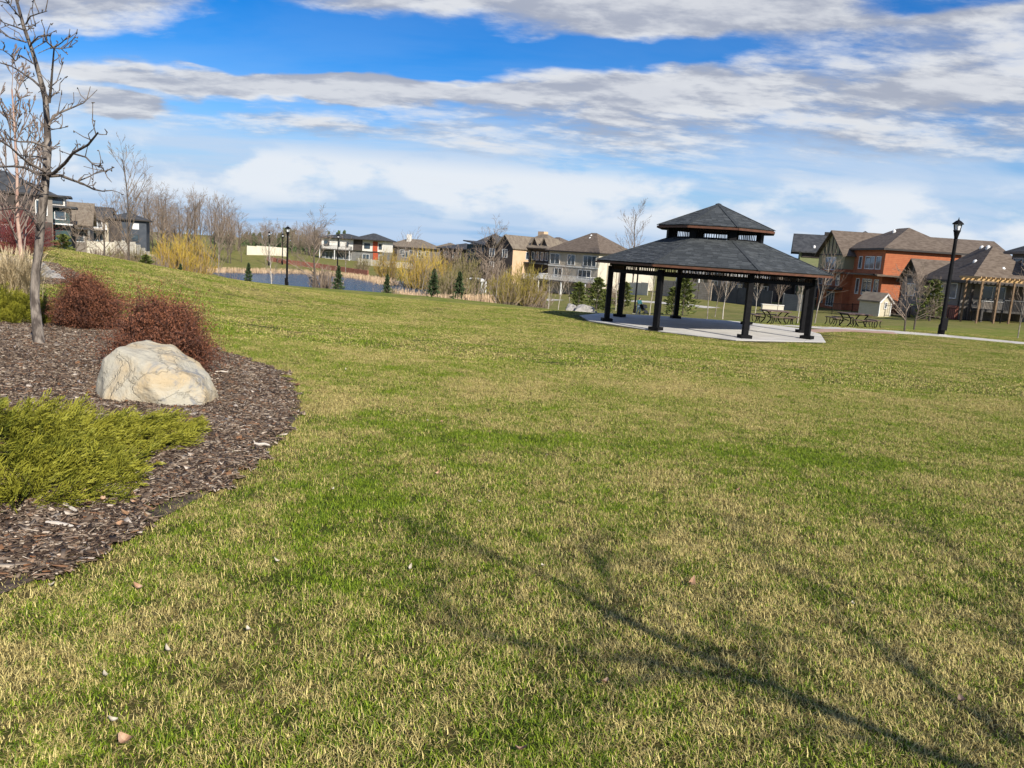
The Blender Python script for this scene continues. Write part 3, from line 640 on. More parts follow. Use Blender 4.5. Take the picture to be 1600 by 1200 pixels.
rock('boulder', (c.x - .13, c.y + .33, c.z + .175), (.95, .95, .86), [(-1, 0, .15, .563), (-.6, .0, .8, .50), (.222, -.16, .975, .30), (.573, .05, .819, .31), (.862, 0, .507, .415), (1, 0, -.05, .54), (-.28, -1, .38, .37), (.5, -.9, .2, .41), (.1, -1, -.15, .42), (0, 1, .2, .4), (-.7, .7, .2, .5), (.7, .7, .3, .46), (0, 0, -1, .3), (-.75, -.7, .1, .5), (.25, -.6, .75, .345)], 3.1, M_STONE,
     'big cream limestone boulder in the mulch in front of the red shrub', 0, 6)
c = gpix(22, 428)
rock('boulder', (c.x - .25, c.y + .4, c.z + .1), (1.45, .8, .8), [(.1, 0, 1, .36), (-1, 0, .3, .6), (0, -1, .4, .45), (1, -.1, .7, .5), (0, 1, .3, .45), (0, 0, -1, .4), (.6, -.7, .6, .5)], 8.4, M_STONEW, 'grey white boulder on the upper mulch strip at the left edge', 0, 4)
for px, Y, sx_, sd, lab in ((893, 66, .55, 5.5, 'small pale boulder left of the pair beyond the lawn edge'), (914, 65, .95, 7.7, 'wider pale boulder right of the pair beyond the lawn edge')):
    c = gat(px, Y); rock('boulder', (c.x, c.y, c.z + .12), (sx_, .6, .8), [(.2, 0, 1, .55), (-1, 0, .5, .8), (0, -1, .5, .7), (1, -.1, .7, .8), (0, 1, .3, .6), (0, 0, -1, .5), (-.6, -.3, 1, .62)], sd, M_STONEW, lab, 0, 3, .06)

# ------------------------------------------------------------------ junipers
def leafmat(name, c1, c2, rough=.6, trans=.0):
    m = mat(name, c1, c2, attr='rnd', rough=rough, spec=.2); return m
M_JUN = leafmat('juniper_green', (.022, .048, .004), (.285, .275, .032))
def spray(seed):
    g = random.Random(seed); V = []; F = []; A = []
    def needle(p, d, L, w, r):
        d = d.normalized(); s = d.cross(Vector((g.uniform(-1, 1), g.uniform(-1, 1), 1))).normalized() * w / 2; b = len(V)
        V.extend([p - s, p + s, p + d * L * .6 + s * .8, p + d * L]); F.append((b, b + 1, b + 2, b + 3)); A.extend([r, r, r, min(1, r + .15)])
    p = Vector((0, 0, 0)); d = Vector((0, 0, 1)); L = .24; n = 11
    for i in range(n):
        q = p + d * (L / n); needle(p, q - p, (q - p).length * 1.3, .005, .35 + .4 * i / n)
        for sgn in (-1, 1):
            bd = (d * .75 + Vector((sgn * .7, g.uniform(-.35, .35), 0))).normalized(); bl = (.085 * (1 - (i / n) ** 2) + .022) * g.uniform(.7, 1.2); m = 4
            bp = q
            for k in range(m):
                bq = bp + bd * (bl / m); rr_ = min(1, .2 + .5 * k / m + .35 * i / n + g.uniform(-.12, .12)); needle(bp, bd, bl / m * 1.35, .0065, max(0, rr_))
                needle(bq, bd + Vector((g.uniform(-.8, .8), g.uniform(-.8, .8), g.uniform(0, .8))), .022, .0055, max(0, rr_)); bd = (bd + Vector((0, g.uniform(-.1, .1), .12))).normalized(); bp = bq
        d = (d + Vector((g.uniform(-.05, .05), -.03, 0))).normalized(); p = q
    return np.array([v[:] for v in V]), np.array(F), np.array(A)
def juniper(poly, n, hgt, lean, seed, label, stems):
    g = np.random.default_rng(seed); xs = [q[0] for q in poly]; ys = [q[1] for q in poly]
    cx, cy = sum(xs) / len(xs), sum(ys) / len(ys); base = Vector((cx, cy, gz(cx, cy)))
    root = empty('juniper_shrub', base, 0, label, 'shrub', 'spreading golden junipers')
    p = np.stack([g.uniform(min(xs), max(xs), n * 4), g.uniform(min(ys), max(ys), n * 4)], -1); p = p[in_poly(p[:, 0], p[:, 1], poly)][:n]
    edge = np.ones(len(p)); 
    for d_ in (.1, .2, .32, .45): edge += inset(p[:, 0], p[:, 1], poly, d_)
    prof = hgt * (.12 + .22 * (edge - 1)) * np.array([1 + .7 * mnoise.noise((a * 1.9, b * 1.9, seed)) for a, b in p])
    z = gz_np(p[:, 0], p[:, 1]) + prof * g.uniform(.35, 1.0, len(p)) ** .6 - .03
    out = np.stack([p[:, 0] - cx, p[:, 1] - cy], -1); out /= np.linalg.norm(out, axis=1)[:, None] + 1e-6
    fl = np.array([[mnoise.noise((a * 1.3, b * 1.3, 7 + seed)), mnoise.noise((a * 1.3, b * 1.3, 17 + seed))] for a, b in p])
    d = np.c_[lean[0] + out[:, 0] * .5 + fl[:, 0] * .9 + g.normal(0, .3, len(p)), lean[1] + out[:, 1] * .5 + fl[:, 1] * .9 + g.normal(0, .3, len(p)), g.uniform(.15, .75, len(p))]
    k = g.integers(0, 4, len(p)); VV = []; FF = []; AA = []; b = 0
    for i in range(4):
        tv, tf, ta = spray(seed * 10 + i); m = k == i
        V, F_, A = bake(tv, tf, ta, np.c_[p[m], z[m]] - np.array(base), frames(d[m], g.normal(np.pi, .9, m.sum())), g.uniform(.7, 1.25, m.sum()))
        pick = np.repeat(g.normal(0, .13, m.sum()) + np.array([.5 * mnoise.noise((a * 1.6, c_ * 1.6, 3)) for a, c_ in p[m]]), len(tv)); VV.append(V); FF.append(F_ + b); AA.append(np.clip(A + pick, 0, 1)); b += len(V)
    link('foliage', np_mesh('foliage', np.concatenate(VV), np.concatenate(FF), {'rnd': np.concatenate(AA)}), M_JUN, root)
    mb = MB()
    for i in range(stems):
        a = g.uniform(0, 6.28); L = g.uniform(.4, 1.1); e = Vector((math.cos(a) * L, math.sin(a) * L, 0)); e.z = gz(base.x + e.x, base.y + e.y) - base.z + hgt * .3
        mb.tube([(0, 0, -.03), (e.x * .4, e.y * .4, hgt * .25 + e.z * .3), tuple(e)], [.022, .014, .006], 5)
    mb.build('stem', M_BARKD, root)
JP = [gpix(*q) for q in ((12, 806), (110, 800), (170, 786), (190, 750), (196, 722), (240, 706), (285, 690), (262, 674), (180, 670), (110, 670), (40, 670), (0, 672))]
JP = [(q.x, q.y) for q in JP] + [(-6.2, 6.4), (-6.6, 5.0), (-5.0, 4.0), (-3.6, 3.75)]
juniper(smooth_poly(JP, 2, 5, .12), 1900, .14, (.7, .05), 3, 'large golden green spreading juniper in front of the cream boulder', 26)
JQ = [gpix(*q) for q in ((10, 507), (74, 508), (80, 500), (60, 494), (0, 493))]
JQ = [(q.x, q.y) for q in JQ] + [(-9.8, 12.9), (-9.6, 11.4)]
juniper(smooth_poly(JQ, 2, 9, .1), 1300, .3, (.3, -.1), 5, 'smaller dark juniper beside the bare tree trunk', 10)

# ------------------------------------------------------------------ red-leaved shrubs
M_RLEAF = leafmat('russet_leaf', (.055, .022, .014), (.29, .115, .06)); M_RTWIG = mat('russet_twig', (.085, .04, .03), (.16, .08, .055), 5, .9)
M_DOG = mat('red_twig', (.17, .03, .035), (.28, .07, .06), 3, .8); M_YT = mat('willow_yellow_twig', (.42, .27, .035), (.58, .42, .07), .5, .85); M_DRY = mat('dry_grass', (.52, .40, .22), (.74, .62, .40), attr='rnd', rough=.8)
def shrub(loc, rx, ry, h, nleaf, ntw, seed, label, leafsize=.02, twig=None, leaf=None, group=None):
    g = np.random.default_rng(seed); root = empty('red_shrub', loc, 0, label, 'shrub', group); polys = []; tips = []
    for i in range(ntw):
        a = g.uniform(0, 6.28); e = g.uniform(.12, 1.5); lump = 1 + .35 * mnoise.noise((math.cos(a) * 1.8 + seed, math.sin(a) * 1.8, e * 2.2))
        t = np.array([rx * math.cos(a) * math.cos(e), ry * math.sin(a) * math.cos(e), h * (.08 + .92 * math.sin(e))]) * lump * g.uniform(.72, 1.04)
        b = np.array([g.normal(0, .08) * rx, g.normal(0, .08) * ry, -.03]); m = b + (t - b) * .5 + np.array([0, 0, .16 * h * math.sin(e)]) + g.normal(0, .03, 3)
        polys.append((np.array([b, m, t]), np.array([.008, .006, .0025]))); 
        for f in g.uniform(.42, 1, 7): 
            p_ = m + (t - m) * (f * 2 - 1) if f > .5 else b + (m - b) * f * 2; tips.append(p_)
            q = p_ + g.normal(0, .10, 3) + np.array([0, 0, .03]); polys.append((np.array([p_, (p_ + q) / 2 + g.normal(0, .012, 3), q]), np.array([.004, .003, .0015]))); tips.append(q); tips.append(q)
    V, F_ = tubes_np(polys, 3); link('stem', np_mesh('stem', V, F_), twig or M_RTWIG, root)
    tips = np.array(tips); c = tips[g.integers(0, len(tips), nleaf)] + g.normal(0, .045, (nleaf, 3)); c[:, 2] = np.maximum(c[:, 2], .02)
    tv = np.array([[-.25, 0, 0], [.25, 0, .05], [.2, 0, .7], [0, .05, 1]]); d = g.normal(0, 1, (nleaf, 3)) + np.array([0, 0, .7])
    V, F_, _ = bake(tv, np.array([[0, 1, 2, 3]]), None, c, frames(d, g.uniform(0, 6.28, nleaf)), g.uniform(.6, 1.3, nleaf) * leafsize)
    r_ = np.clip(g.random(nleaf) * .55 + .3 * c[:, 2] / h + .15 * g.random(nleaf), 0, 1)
    link('foliage', np_mesh('foliage', V, F_, {'rnd': np.repeat(r_, 4)}), leaf or M_RLEAF, root); return root
c = gpix(244, 594); shrub((c.x - .12, c.y + .42, c.z), .62, .64, .76, 80000, 640, 1, 'dense russet shrub right behind the cream boulder', .02)
c = gpix(130, 520); shrub((c.x - .2, c.y + .5, c.z), .56, .56, .72, 60000, 500, 2, 'russet shrub between the bare tree trunk and the boulder', .022)
M_RL2 = leafmat('dull_red_leaf', (.07, .03, .02), (.22, .09, .06))
c = gpix(16, 402); shrub((c.x - .5, c.y + 1.2, c.z), 1.5, 1.2, 1.55, 7000, 420, 4, 'tall red twigged shrub behind the grey white boulder at the left edge', .03, M_DOG, M_RL2)
def tuft(loc, h, spread, n, seed, label):
    g = np.random.default_rng(seed); root = empty('ornamental_grass', loc, 0, label, 'grass clump'); a = g.uniform(0, 6.28, n); b = g.beta(1.5, 2, n) * 1.15; hh = h * g.uniform(.5, 1.1, n)
    o = np.c_[g.normal(0, .12, n), g.normal(0, .12, n), np.full(n, -.02)]; d = np.c_[np.cos(a), np.sin(a)]; P_ = [o]
    for f in (.5, .85, 1.0):
        t = b * f; P_.append(np.c_[o[:, :2] + d * (hh * f * np.sin(t) * spread)[:, None], hh * f * np.cos(t)])
    s = np.c_[-d[:, 1], d[:, 0], np.zeros(n)] * .004; V = np.stack([q + k * s * w for q, w in zip(P_, (1, 1, .8, .2)) for k in (-1, 1)], 1).reshape(-1, 3)
    i = np.arange(n)[:, None] * 8; F_ = np.concatenate([i + np.array([[2 * k, 2 * k + 1, 2 * k + 3, 2 * k + 2]]) for k in range(3)])
    link('blade', np_mesh('blade', V, F_, {'rnd': np.repeat(g.random(n), 8)}), M_DRY, root)
    tag(root.children[0], kind='stuff')
c = gpix(12, 478); tuft((c.x - .1, c.y + .5, c.z), 1.0, 1.1, 1500, 3, 'clump of straw coloured dry ornamental grass left of the bare trunk')
c = gpix(2, 486); tuft((c.x - .9, c.y + 1.3, c.z), 1.0, 1.1, 900, 5, 'second dry grass clump half out of frame at the left edge')

# ------------------------------------------------------------------ bare trees
def grow(g, p, d, L, r, lev, maxlev, prm, out, tips):
    n = max(3, int(5 - lev)) ; pts = [p.copy()]; rad = [r]; dd = d.copy()
    for i in range(n):
        dd = dd + g.normal(0, prm['wob'], 3); dd[2] += prm['up'] * (1 if lev else .3); dd /= np.linalg.norm(dd); p = p + dd * L / n; pts.append(p.copy()); rad.append(max(r * (1 - .72 * (i + 1) / n), prm['rmin']))
    out.append((lev, np.array(pts), np.array(rad))); pts = np.array(pts)
    if lev >= maxlev: tips.append(pts[-1]); return
    k = prm['kids'][lev]; lo = prm['lo'] if lev == 0 else .25
    for i in range(k):
        t = lo + (1 - lo) * (i + g.random()) / k; x = t * n; j = min(int(x), n - 1); q = pts[j] + (pts[j + 1] - pts[j]) * (x - j); a = g.uniform(0, 6.28); an = prm['ang'] * g.uniform(.7, 1.3)
        ax = pts[j + 1] - pts[j]; ax /= np.linalg.norm(ax); u = np.cross(ax, [.3, .5, .8]); u /= np.linalg.norm(u); w = np.cross(ax, u)
        nd_ = ax * math.cos(an) + (u * math.cos(a) + w * math.sin(a)) * math.sin(an); grow(g, q, nd_, L * prm['ratio'] * (1.15 - .6 * t) * g.uniform(.75, 1.2), max(np.interp(x, range(n + 1), rad) * .6, prm['rmin']), lev + 1, maxlev, prm, out, tips)
KINDS = {
    'poplar': dict(wob=.05, up=.10, kids=[20, 6, 5, 3], lo=.16, ang=.6, ratio=.40, rmin=.010),
    'young': dict(wob=.05, up=.09, kids=[15, 5, 4], lo=.3, ang=.6, ratio=.48, rmin=.008),
    'round': dict(wob=.10, up=.05, kids=[15, 6, 5, 4], lo=.16, ang=.75, ratio=.52, rmin=.012),
    'wide': dict(wob=.10, up=.05, kids=[14, 6, 4], lo=.3, ang=.8, ratio=.5, rmin=.016),
}
def tree_proto(kind, h, r, seed, maxlev, bark, twig, crown_only=False):
    g = np.random.default_rng(seed); out = []; tips = []; prm = KINDS[kind]
    grow(g, np.array([0, 0, -.1]), np.array([0, 0, 1.]), h, r, 0, maxlev, prm, out, tips)
    V, F_ = tubes_np([(p, q) for l, p, q in out if l <= 0], 8); tm = np_mesh('trunk', V, F_, smooth=True); tm.materials.append(bark)
    V, F_ = tubes_np([(p, q) for l, p, q in out if l > 0], 3); cm = np_mesh('crown', V, F_); cm.materials.append(twig); return tm, cm
def plant_tree(name, loc, meshes, label, cat='tree', group=None, s=1.0, rz=None, sz=None, parts=('trunk', 'crown')):
    root = empty(name, loc, RND.uniform(0, 6.28) if rz is None else rz, label, cat, group); root.scale = (s, s, sz or s)
    for n_, me in zip(parts, meshes): o = bpy.data.objects.new(n_, me); COL.objects.link(o); o.parent = root
    return root

# the bare tree in the mulch bed, its limbs led as they stand
tb = gpix(62, 541); TY = tb.y
root = empty('bare_tree', tb, 0, 'bare young tree with knotty branches standing in the mulch bed', 'tree')
def tp(px, py, dy=0.0): q = P(px, py, TY + dy); return np.array([q.x - tb.x, q.y - tb.y, q.z - tb.z])
trunk = [(62, 545), (57, 503), (54, 465), (56, 425), (60, 393), (64, 345), (68, 308), (71, 285), (72.5, 262), (74, 240), (75, 222), (73, 187), (71, 155), (62, 118), (50, 80), (37, 42), (26, 0), (19, -40), (15, -85), (8, -120)]
tr_ = [.085, .075, .07, .068, .066, .062, .06, .06, .058, .054, .05, .046, .042, .036, .03, .026, .021, .016, .011, .006]
g = np.random.default_rng(5); tpts = np.array([tp(x, y, .02 * i + .1 * math.sin(i * .7)) for i, (x, y) in enumerate(trunk)])
V, F_ = tubes_np([(tpts, np.array(tr_) * .8)], 10); V += np.array([[mnoise.noise((v[0] * 14, v[1] * 14, v[2] * 6)) * .006] * 2 + [0] for v in V])
link('trunk', np_mesh('trunk', V, F_, smooth=True), mat('ridged_bark', (.075, .06, .05), (.27, .23, .19), 16, .95, 1.0, 36, stretch=(1, 1, .22), ramp=(.38, .64)), root)
BR = [([(75, 272), (85, 271), (100, 255), (115, 240), (135, 225), (150, 211), (155, 206)], .03, -.9), ([(115, 240), (132, 245), (145, 257), (160, 261), (164, 269)], .014, -.7), ([(77, 275), (95, 276), (112, 282), (128, 286), (145, 295), (160, 299), (175, 297)], .026, .8),
      ([(120, 284), (140, 275), (152, 268), (162, 265)], .011, .9), ([(70, 272), (55, 269), (40, 262), (20, 259), (-5, 262), (-30, 258)], .028, .5), ([(71, 268), (50, 257), (32, 245), (15, 230), (0, 217), (-20, 205)], .022, -.6), ([(72, 247), (55, 244), (38, 244), (25, 240)], .013, .7), ([(73, 229), (50, 222), (30, 220), (5, 215)], .018, -.4),
      ([(76, 197), (85, 182), (100, 172), (117, 167), (130, 160), (137, 155)], .02, .5), ([(77, 160), (81, 140), (82, 112), (83.5, 78), (83.5, 75)], .022, -.3), ([(83.5, 75), (72, 66), (66, 52)], .011, -.5), ([(83.5, 75), (95, 75), (112, 72)], .009, .1), ([(84, 75), (95, 66), (106, 60)], .009, -.7), ([(77, 155), (67, 140), (50, 125), (30, 110), (17, 102), (0, 97), (-18, 92)], .02, .6),
      ([(53, 100), (33, 85), (25, 97), (15, 85), (4, 79)], .011, -.4), ([(41, 66), (15, 59), (0, 46), (-15, 38)], .012, .5), ([(47, 73), (51, 65), (62, 57), (80, 55)], .012, -.5), ([(42, 48), (50, 42), (61, 35)], .009, .4), ([(40, 38), (47, 26), (60, 22), (74, 17)], .012, -.3), ([(38, 47), (20, 41), (5, 35), (-5, 25)], .012, .6), ([(31, 27), (21, 15), (8, 0), (-4, -12)], .011, -.5),
      ([(27, 5), (38, -14), (52, -26)], .009, .4), ([(20, -35), (6, -52), (-4, -75)], .008, -.3), ([(67, 300), (40, 285), (25, 294), (5, 303)], .014, -.6), ([(60, 350), (48, 333), (28, 323), (0, 327), (-15, 330)], .017, .5), ([(62, 360), (52, 347), (45, 335)], .012, -.4), ([(68, 292), (60, 290), (46, 284)], .012, .2), ([(80, 135), (88, 128), (98, 96)], .008, .3), ([(82, 150), (93, 141)], .006, .3), ([(74, 205), (84, 203), (95, 200)], .007, -.3)]
polys = []
for pts, r, dep in BR:
    n = len(pts); q = np.array([tp(x, y, .1 * math.sin(4) + dep * (i / (n - 1)) ** 1.2 * min(1.6, n * .28)) for i, (x, y) in enumerate(pts)]); q[1:] += g.normal(0, .008, (n - 1, 3)); rd = np.linspace(r * .82, max(.0045, r * .26), n); polys.append((q, rd))
    for i in range(1, n):
        for _ in range(2 if i < n - 1 else 3):
            t = g.random(); b = q[i - 1] + (q[i] - q[i - 1]) * t; ax = q[i] - q[i - 1]; ax /= np.linalg.norm(ax); d = ax * .6 + g.normal(0, .55, 3) + np.array([0, 0, .45]); d /= np.linalg.norm(d); L = g.uniform(.06, .24)
            m = b + d * L * .5 + g.normal(0, .01, 3); e = m + (d + g.normal(0, .4, 3) + np.array([0, 0, .2])) * L * .5; polys.append((np.array([b, m, e]), np.array([.006, .005, .0035])))
            if g.random() < .6: polys.append((np.array([e, e + g.normal(0, .012, 3), e + g.normal(0, .015, 3) + np.array([0, 0, .015])]), np.array([.006, .008, .003])))
V, F_ = tubes_np(polys, 5); link('crown', np_mesh('crown', V, F_, smooth=True), mat('branch_bark', (.075, .06, .05), (.19, .155, .125), 12, .9, .4), root)

TB = gat(37, 16.5); plant_tree('bare_tree', TB, tree_proto('poplar', P(22, 132, 16.5).z - TB.z, .05, 71, 3, M_BIRCH, mat('pink_twig', (.16, .12, .10), (.27, .21, .175), 2, .9)), 'thin pinkish barked bare tree behind the bed at the left edge', rz=2.2)
# the tree behind the camera on the right whose branches throw the shadow on the lawn
g = np.random.default_rng(77)
def lifted(px, py, z):
    q = gpix(px, py); t = z / math.tan(SUN_EL); return np.array([q.x + SUN_DIR.x * t, q.y + SUN_DIR.y * t, q.z + z])
m0 = [lifted(*a) for a in ((1470, 1198, 2.5), (1200, 1072, 3.1), (1000, 985, 3.7), (860, 905, 4.3), (720, 850, 5.0), (620, 808, 5.6))]
fork = m0[0] + np.array([.08, .35, -.45]); SB = Vector((fork[0] + .1, fork[1] + .5, 0)); SB.z = gz(SB.x, SB.y); sbn = np.array(SB)
root = empty('bare_tree', SB, 0, 'bare young tree behind the camera casting the branch shadow on the lawn', 'tree')
V, F_ = tubes_np([(np.array([[0, 0, -.1], [.02, -.1, .7], [-.02, -.3, 1.4], fork - sbn]), np.array([.1, .085, .078, .07]))], 10); link('trunk', np_mesh('trunk', V, F_, smooth=True), M_BARK, root)
limbs = [([fork] + m0, .055), ([m0[1]] + [lifted(*a) for a in ((1040, 1050, 3.4), (900, 1025, 3.8), (780, 1003, 4.2), (640, 965, 4.7))], .034), ([fork] + [lifted(*a) for a in ((1500, 1110, 2.7), (1385, 1025, 3.2), (1290, 950, 3.8), (1190, 870, 4.5), (1130, 812, 5.2))], .026), ([fork] + [lifted(*a) for a in ((1640, 1040, 2.8), (1560, 940, 3.5), (1500, 870, 4.2), (1440, 820, 4.8))], .024),
         ([m0[2]] + [lifted(*a) for a in ((960, 935, 4.2), (930, 880, 4.8), (915, 840, 5.3))], .02), ([m0[1]] + [lifted(*a) for a in ((1180, 1010, 3.5), (1150, 960, 3.9), (1060, 900, 4.6))], .024), ([fork] + [lifted(*a) for a in ((1800, 1000, 3.0), (1720, 880, 4.0), (1650, 800, 5.0))], .034)]
polys = []
for pts, r in limbs:
    q = np.array(pts); n = len(q); polys.append((q - sbn, np.linspace(r, r * .3, n) * .62))
    for i in range(1, n):
        for _ in range(3):
            b = q[i - 1] + (q[i] - q[i - 1]) * g.random(); ax = q[i] - q[i - 1]; ax /= np.linalg.norm(ax); d = ax * .8 + g.normal(0, .5, 3); d /= np.linalg.norm(d); L = g.uniform(.3, .8); m = b + d * L * .5; e = m + (d + g.normal(0, .25, 3)) * L * .5
            polys.append((np.array([b, m, e]) - sbn, np.array([.010, .008, .004])))
            for _k in range(2): f = m + g.normal(0, .16, 3); polys.append((np.array([m, (m + f) / 2, f]) - sbn, np.array([.006, .005, .003])))
V, F_ = tubes_np(polys, 6); link('crown', np_mesh('crown', V, F_, smooth=True), MATS['branch_bark'], root)

POP = [tree_proto('poplar', 11, .12, 100 + i, 3, M_BARKD, M_TWIG) for i in range(3)]
RNDT = [tree_proto('round', 8, .14, 110 + i, 3, M_BARKD, M_TWIG) for i in range(2)]
YNG = [tree_proto('young', 5, .055, 120 + i, 2, M_PALEB, mat('twig_grey', (.22, .18, .14), (.34, .28, .23), 1, .9)) for i in range(3)]
YNG2 = [tree_proto('young', 5, .05, 130 + i, 2, M_BARK, M_TWIG) for i in range(2)]
# wood at the left
gw = random.Random(4)
WL = [(gw.uniform(196, 378), gw.uniform(176, 232), 0) for _ in range(48)]
for px, Y, _ in WL:
    q = gat(px, Y); top = 296 + 34 * max(0, (px - 300) / 80) ** 2 if px > 200 else 318
    top += 8 + gw.uniform(0, 26) + (18 if 262 < px < 290 else 0); need = (P(px, top, Y).z - q.z)
    k = gw.random(); me = POP[gw.randrange(3)] if k < .75 else RNDT[gw.randrange(2)]; s = need / (10.8 if k < .75 else 8.4)
    plant_tree('bare_tree', q, me, 'bare grey-brown tree in the leafless wood behind the slate house', group='leafless trees in the wood at the left', s=max(.55, s))
for i in range(34):
    px = gw.uniform(372, 508); q = gat(px, gw.uniform(225, 280)); plant_tree('bare_tree', q, RNDT[i % 2], 'small bare tree in the low leafless row beyond the far cream wall', group='low leafless trees beyond the pond', s=gw.uniform(.75, 1.05))
for px, Y, toppy, ms, lab in ((203, 72, 246, POP[0], 'tall thin bare tree in front of the slate house'), (342, 78, 352, YNG2[0], 'bare sapling at the left end of the pond'), (425, 96, 375, YNG[0], 'small pale sapling left of the black lamp post by the pond'), (492, 74, 346, RNDT[0], 'bare multi-branched tree in front of the pond centre'),
                              (160, 90, 322, RNDT[1], 'bare tree in front of the cream garden wall'), (752, 95, 368, YNG2[1], 'thin bare tree before the dark houses'), (774, 66, 400, YNG2[0], 'bare sapling left of the large yellow-green willow'), (658, 66, 398, YNG2[1], 'thin dark sapling at the right end of the reeds'),
                              (857, 66, 428, YNG[1], 'white stemmed sapling beyond the lawn edge'), (872, 70, 425, YNG[0], 'slim pale sapling between white stem and pale boulders'), (890, 72, 410, YNG2[1], 'bare dark sapling behind the pale boulders'), (986, 130, 332, POP[1], 'tall bare tree rising behind the gazebo roof'), (540, 175, 372, YNG2[0], 'bare tree before the white house'),
                              (632, 160, 372, YNG2[1], 'slim bare tree before the brown hip-roof house'), (645, 165, 368, YNG2[0], 'second slim bare tree before the brown hip-roof house'), (772, 170, 355, RNDT[0], 'bare crown showing over the dark modern houses'), (1015, 78, 425, YNG[2], 'sapling between the left gazebo posts'), (1075, 92, 402, YNG[0], 'white stemmed tree seen between the gazebo posts'),
                              (1105, 62, 405, YNG2[0], 'bare sapling standing behind the slab, centre of the gazebo opening'), (1129, 66, 410, YNG[1], 'bare sapling right of centre in the gazebo opening'), (1117, 76, 418, YNG2[1], 'thin sapling farther back in the gazebo opening'), (1180, 88, 432, YNG[2], 'small bare tree behind the front gazebo post'), (1213, 84, 425, YNG2[0], 'wide bare sapling in front of the cream planter'),
                              (1246, 58, 425, YNG[0], 'bare sapling left of the right gazebo post'), (1273, 60, 395, YNG2[1], 'bare sapling right of the gazebo before the orange house'), (1413, 43.2, 428, RNDT[1], 'bushy bare sapling on the near side of the path'), (1428, 49, 428, RNDT[0], 'bare sapling on the far side of the path'), (1590, 45, 430, YNG2[0], 'bare sapling at the right edge beyond the path'),
                              (962, 90, 430, YNG[2], 'bare tree behind the left gazebo corner'), (118, 96, 330, RNDT[0], 'bare tree before the teal house')):
    q = gat(px, Y); need = P(px, toppy, Y).z - q.z; hh = 11.0 if ms in POP else (8.4 if ms in RNDT else 5.2)
    plant_tree('bare_tree', q, ms, lab, s=need / hh)

# yellow willows and olive shrubs: many stems from the base
def willow_proto(h, w, n, seed, twig, stem=M_TWIG):
    g = np.random.default_rng(seed); st = []; tw = []
    for i in range(n):
        a = g.uniform(0, 6.28); e = g.uniform(.05, 1) ** .6; t = np.array([math.cos(a) * w * e, math.sin(a) * w * e, h * (1.02 - .45 * e ** 2) * g.uniform(.72, 1.05)]); b = np.array([t[0] * .45 + g.normal(0, .15), t[1] * .45 + g.normal(0, .15), -.05]); m = b + (t - b) * .5 + np.array([t[0] * .12, t[1] * .12, -h * .02])
        st.append((np.array([b, m, b * .1 + t * .9]), np.array([.035, .025, .012])))
        for f in g.uniform(.08, 1, 14):
            p_ = m + (t - m) * (2 * f - 1) if f > .5 else b + (m - b) * 2 * f; d = (t - b) / h * .7 + g.normal(0, .4, 3) + np.array([0, 0, .5]); d /= np.linalg.norm(d); L = g.uniform(.35, .95) * h * .22
            tw.append((np.array([p_, p_ + d * L * .5 + g.normal(0, .03, 3), p_ + d * L]), np.array([.016, .014, .008])))
    V, F_ = tubes_np(st, 4); sm = np_mesh('stem', V, F_); sm.materials.append(stem); V, F_ = tubes_np(tw, 3); cm = np_mesh('crown', V, F_); cm.materials.append(twig); return sm, cm
WY = [willow_proto(5.0, 2.8, 120, 200 + i, M_YT) for i in range(2)]; M_YG = mat('olive_yellow_twig', (.27, .22, .045), (.42, .33, .07), .6, .85); WG = willow_proto(4, 2.4, 110, 205, M_YG); WB = willow_proto(2.4, 1.6, 60, 206, M_TWIG); WO = willow_proto(3, 2, 70, 207, M_TWIGG)
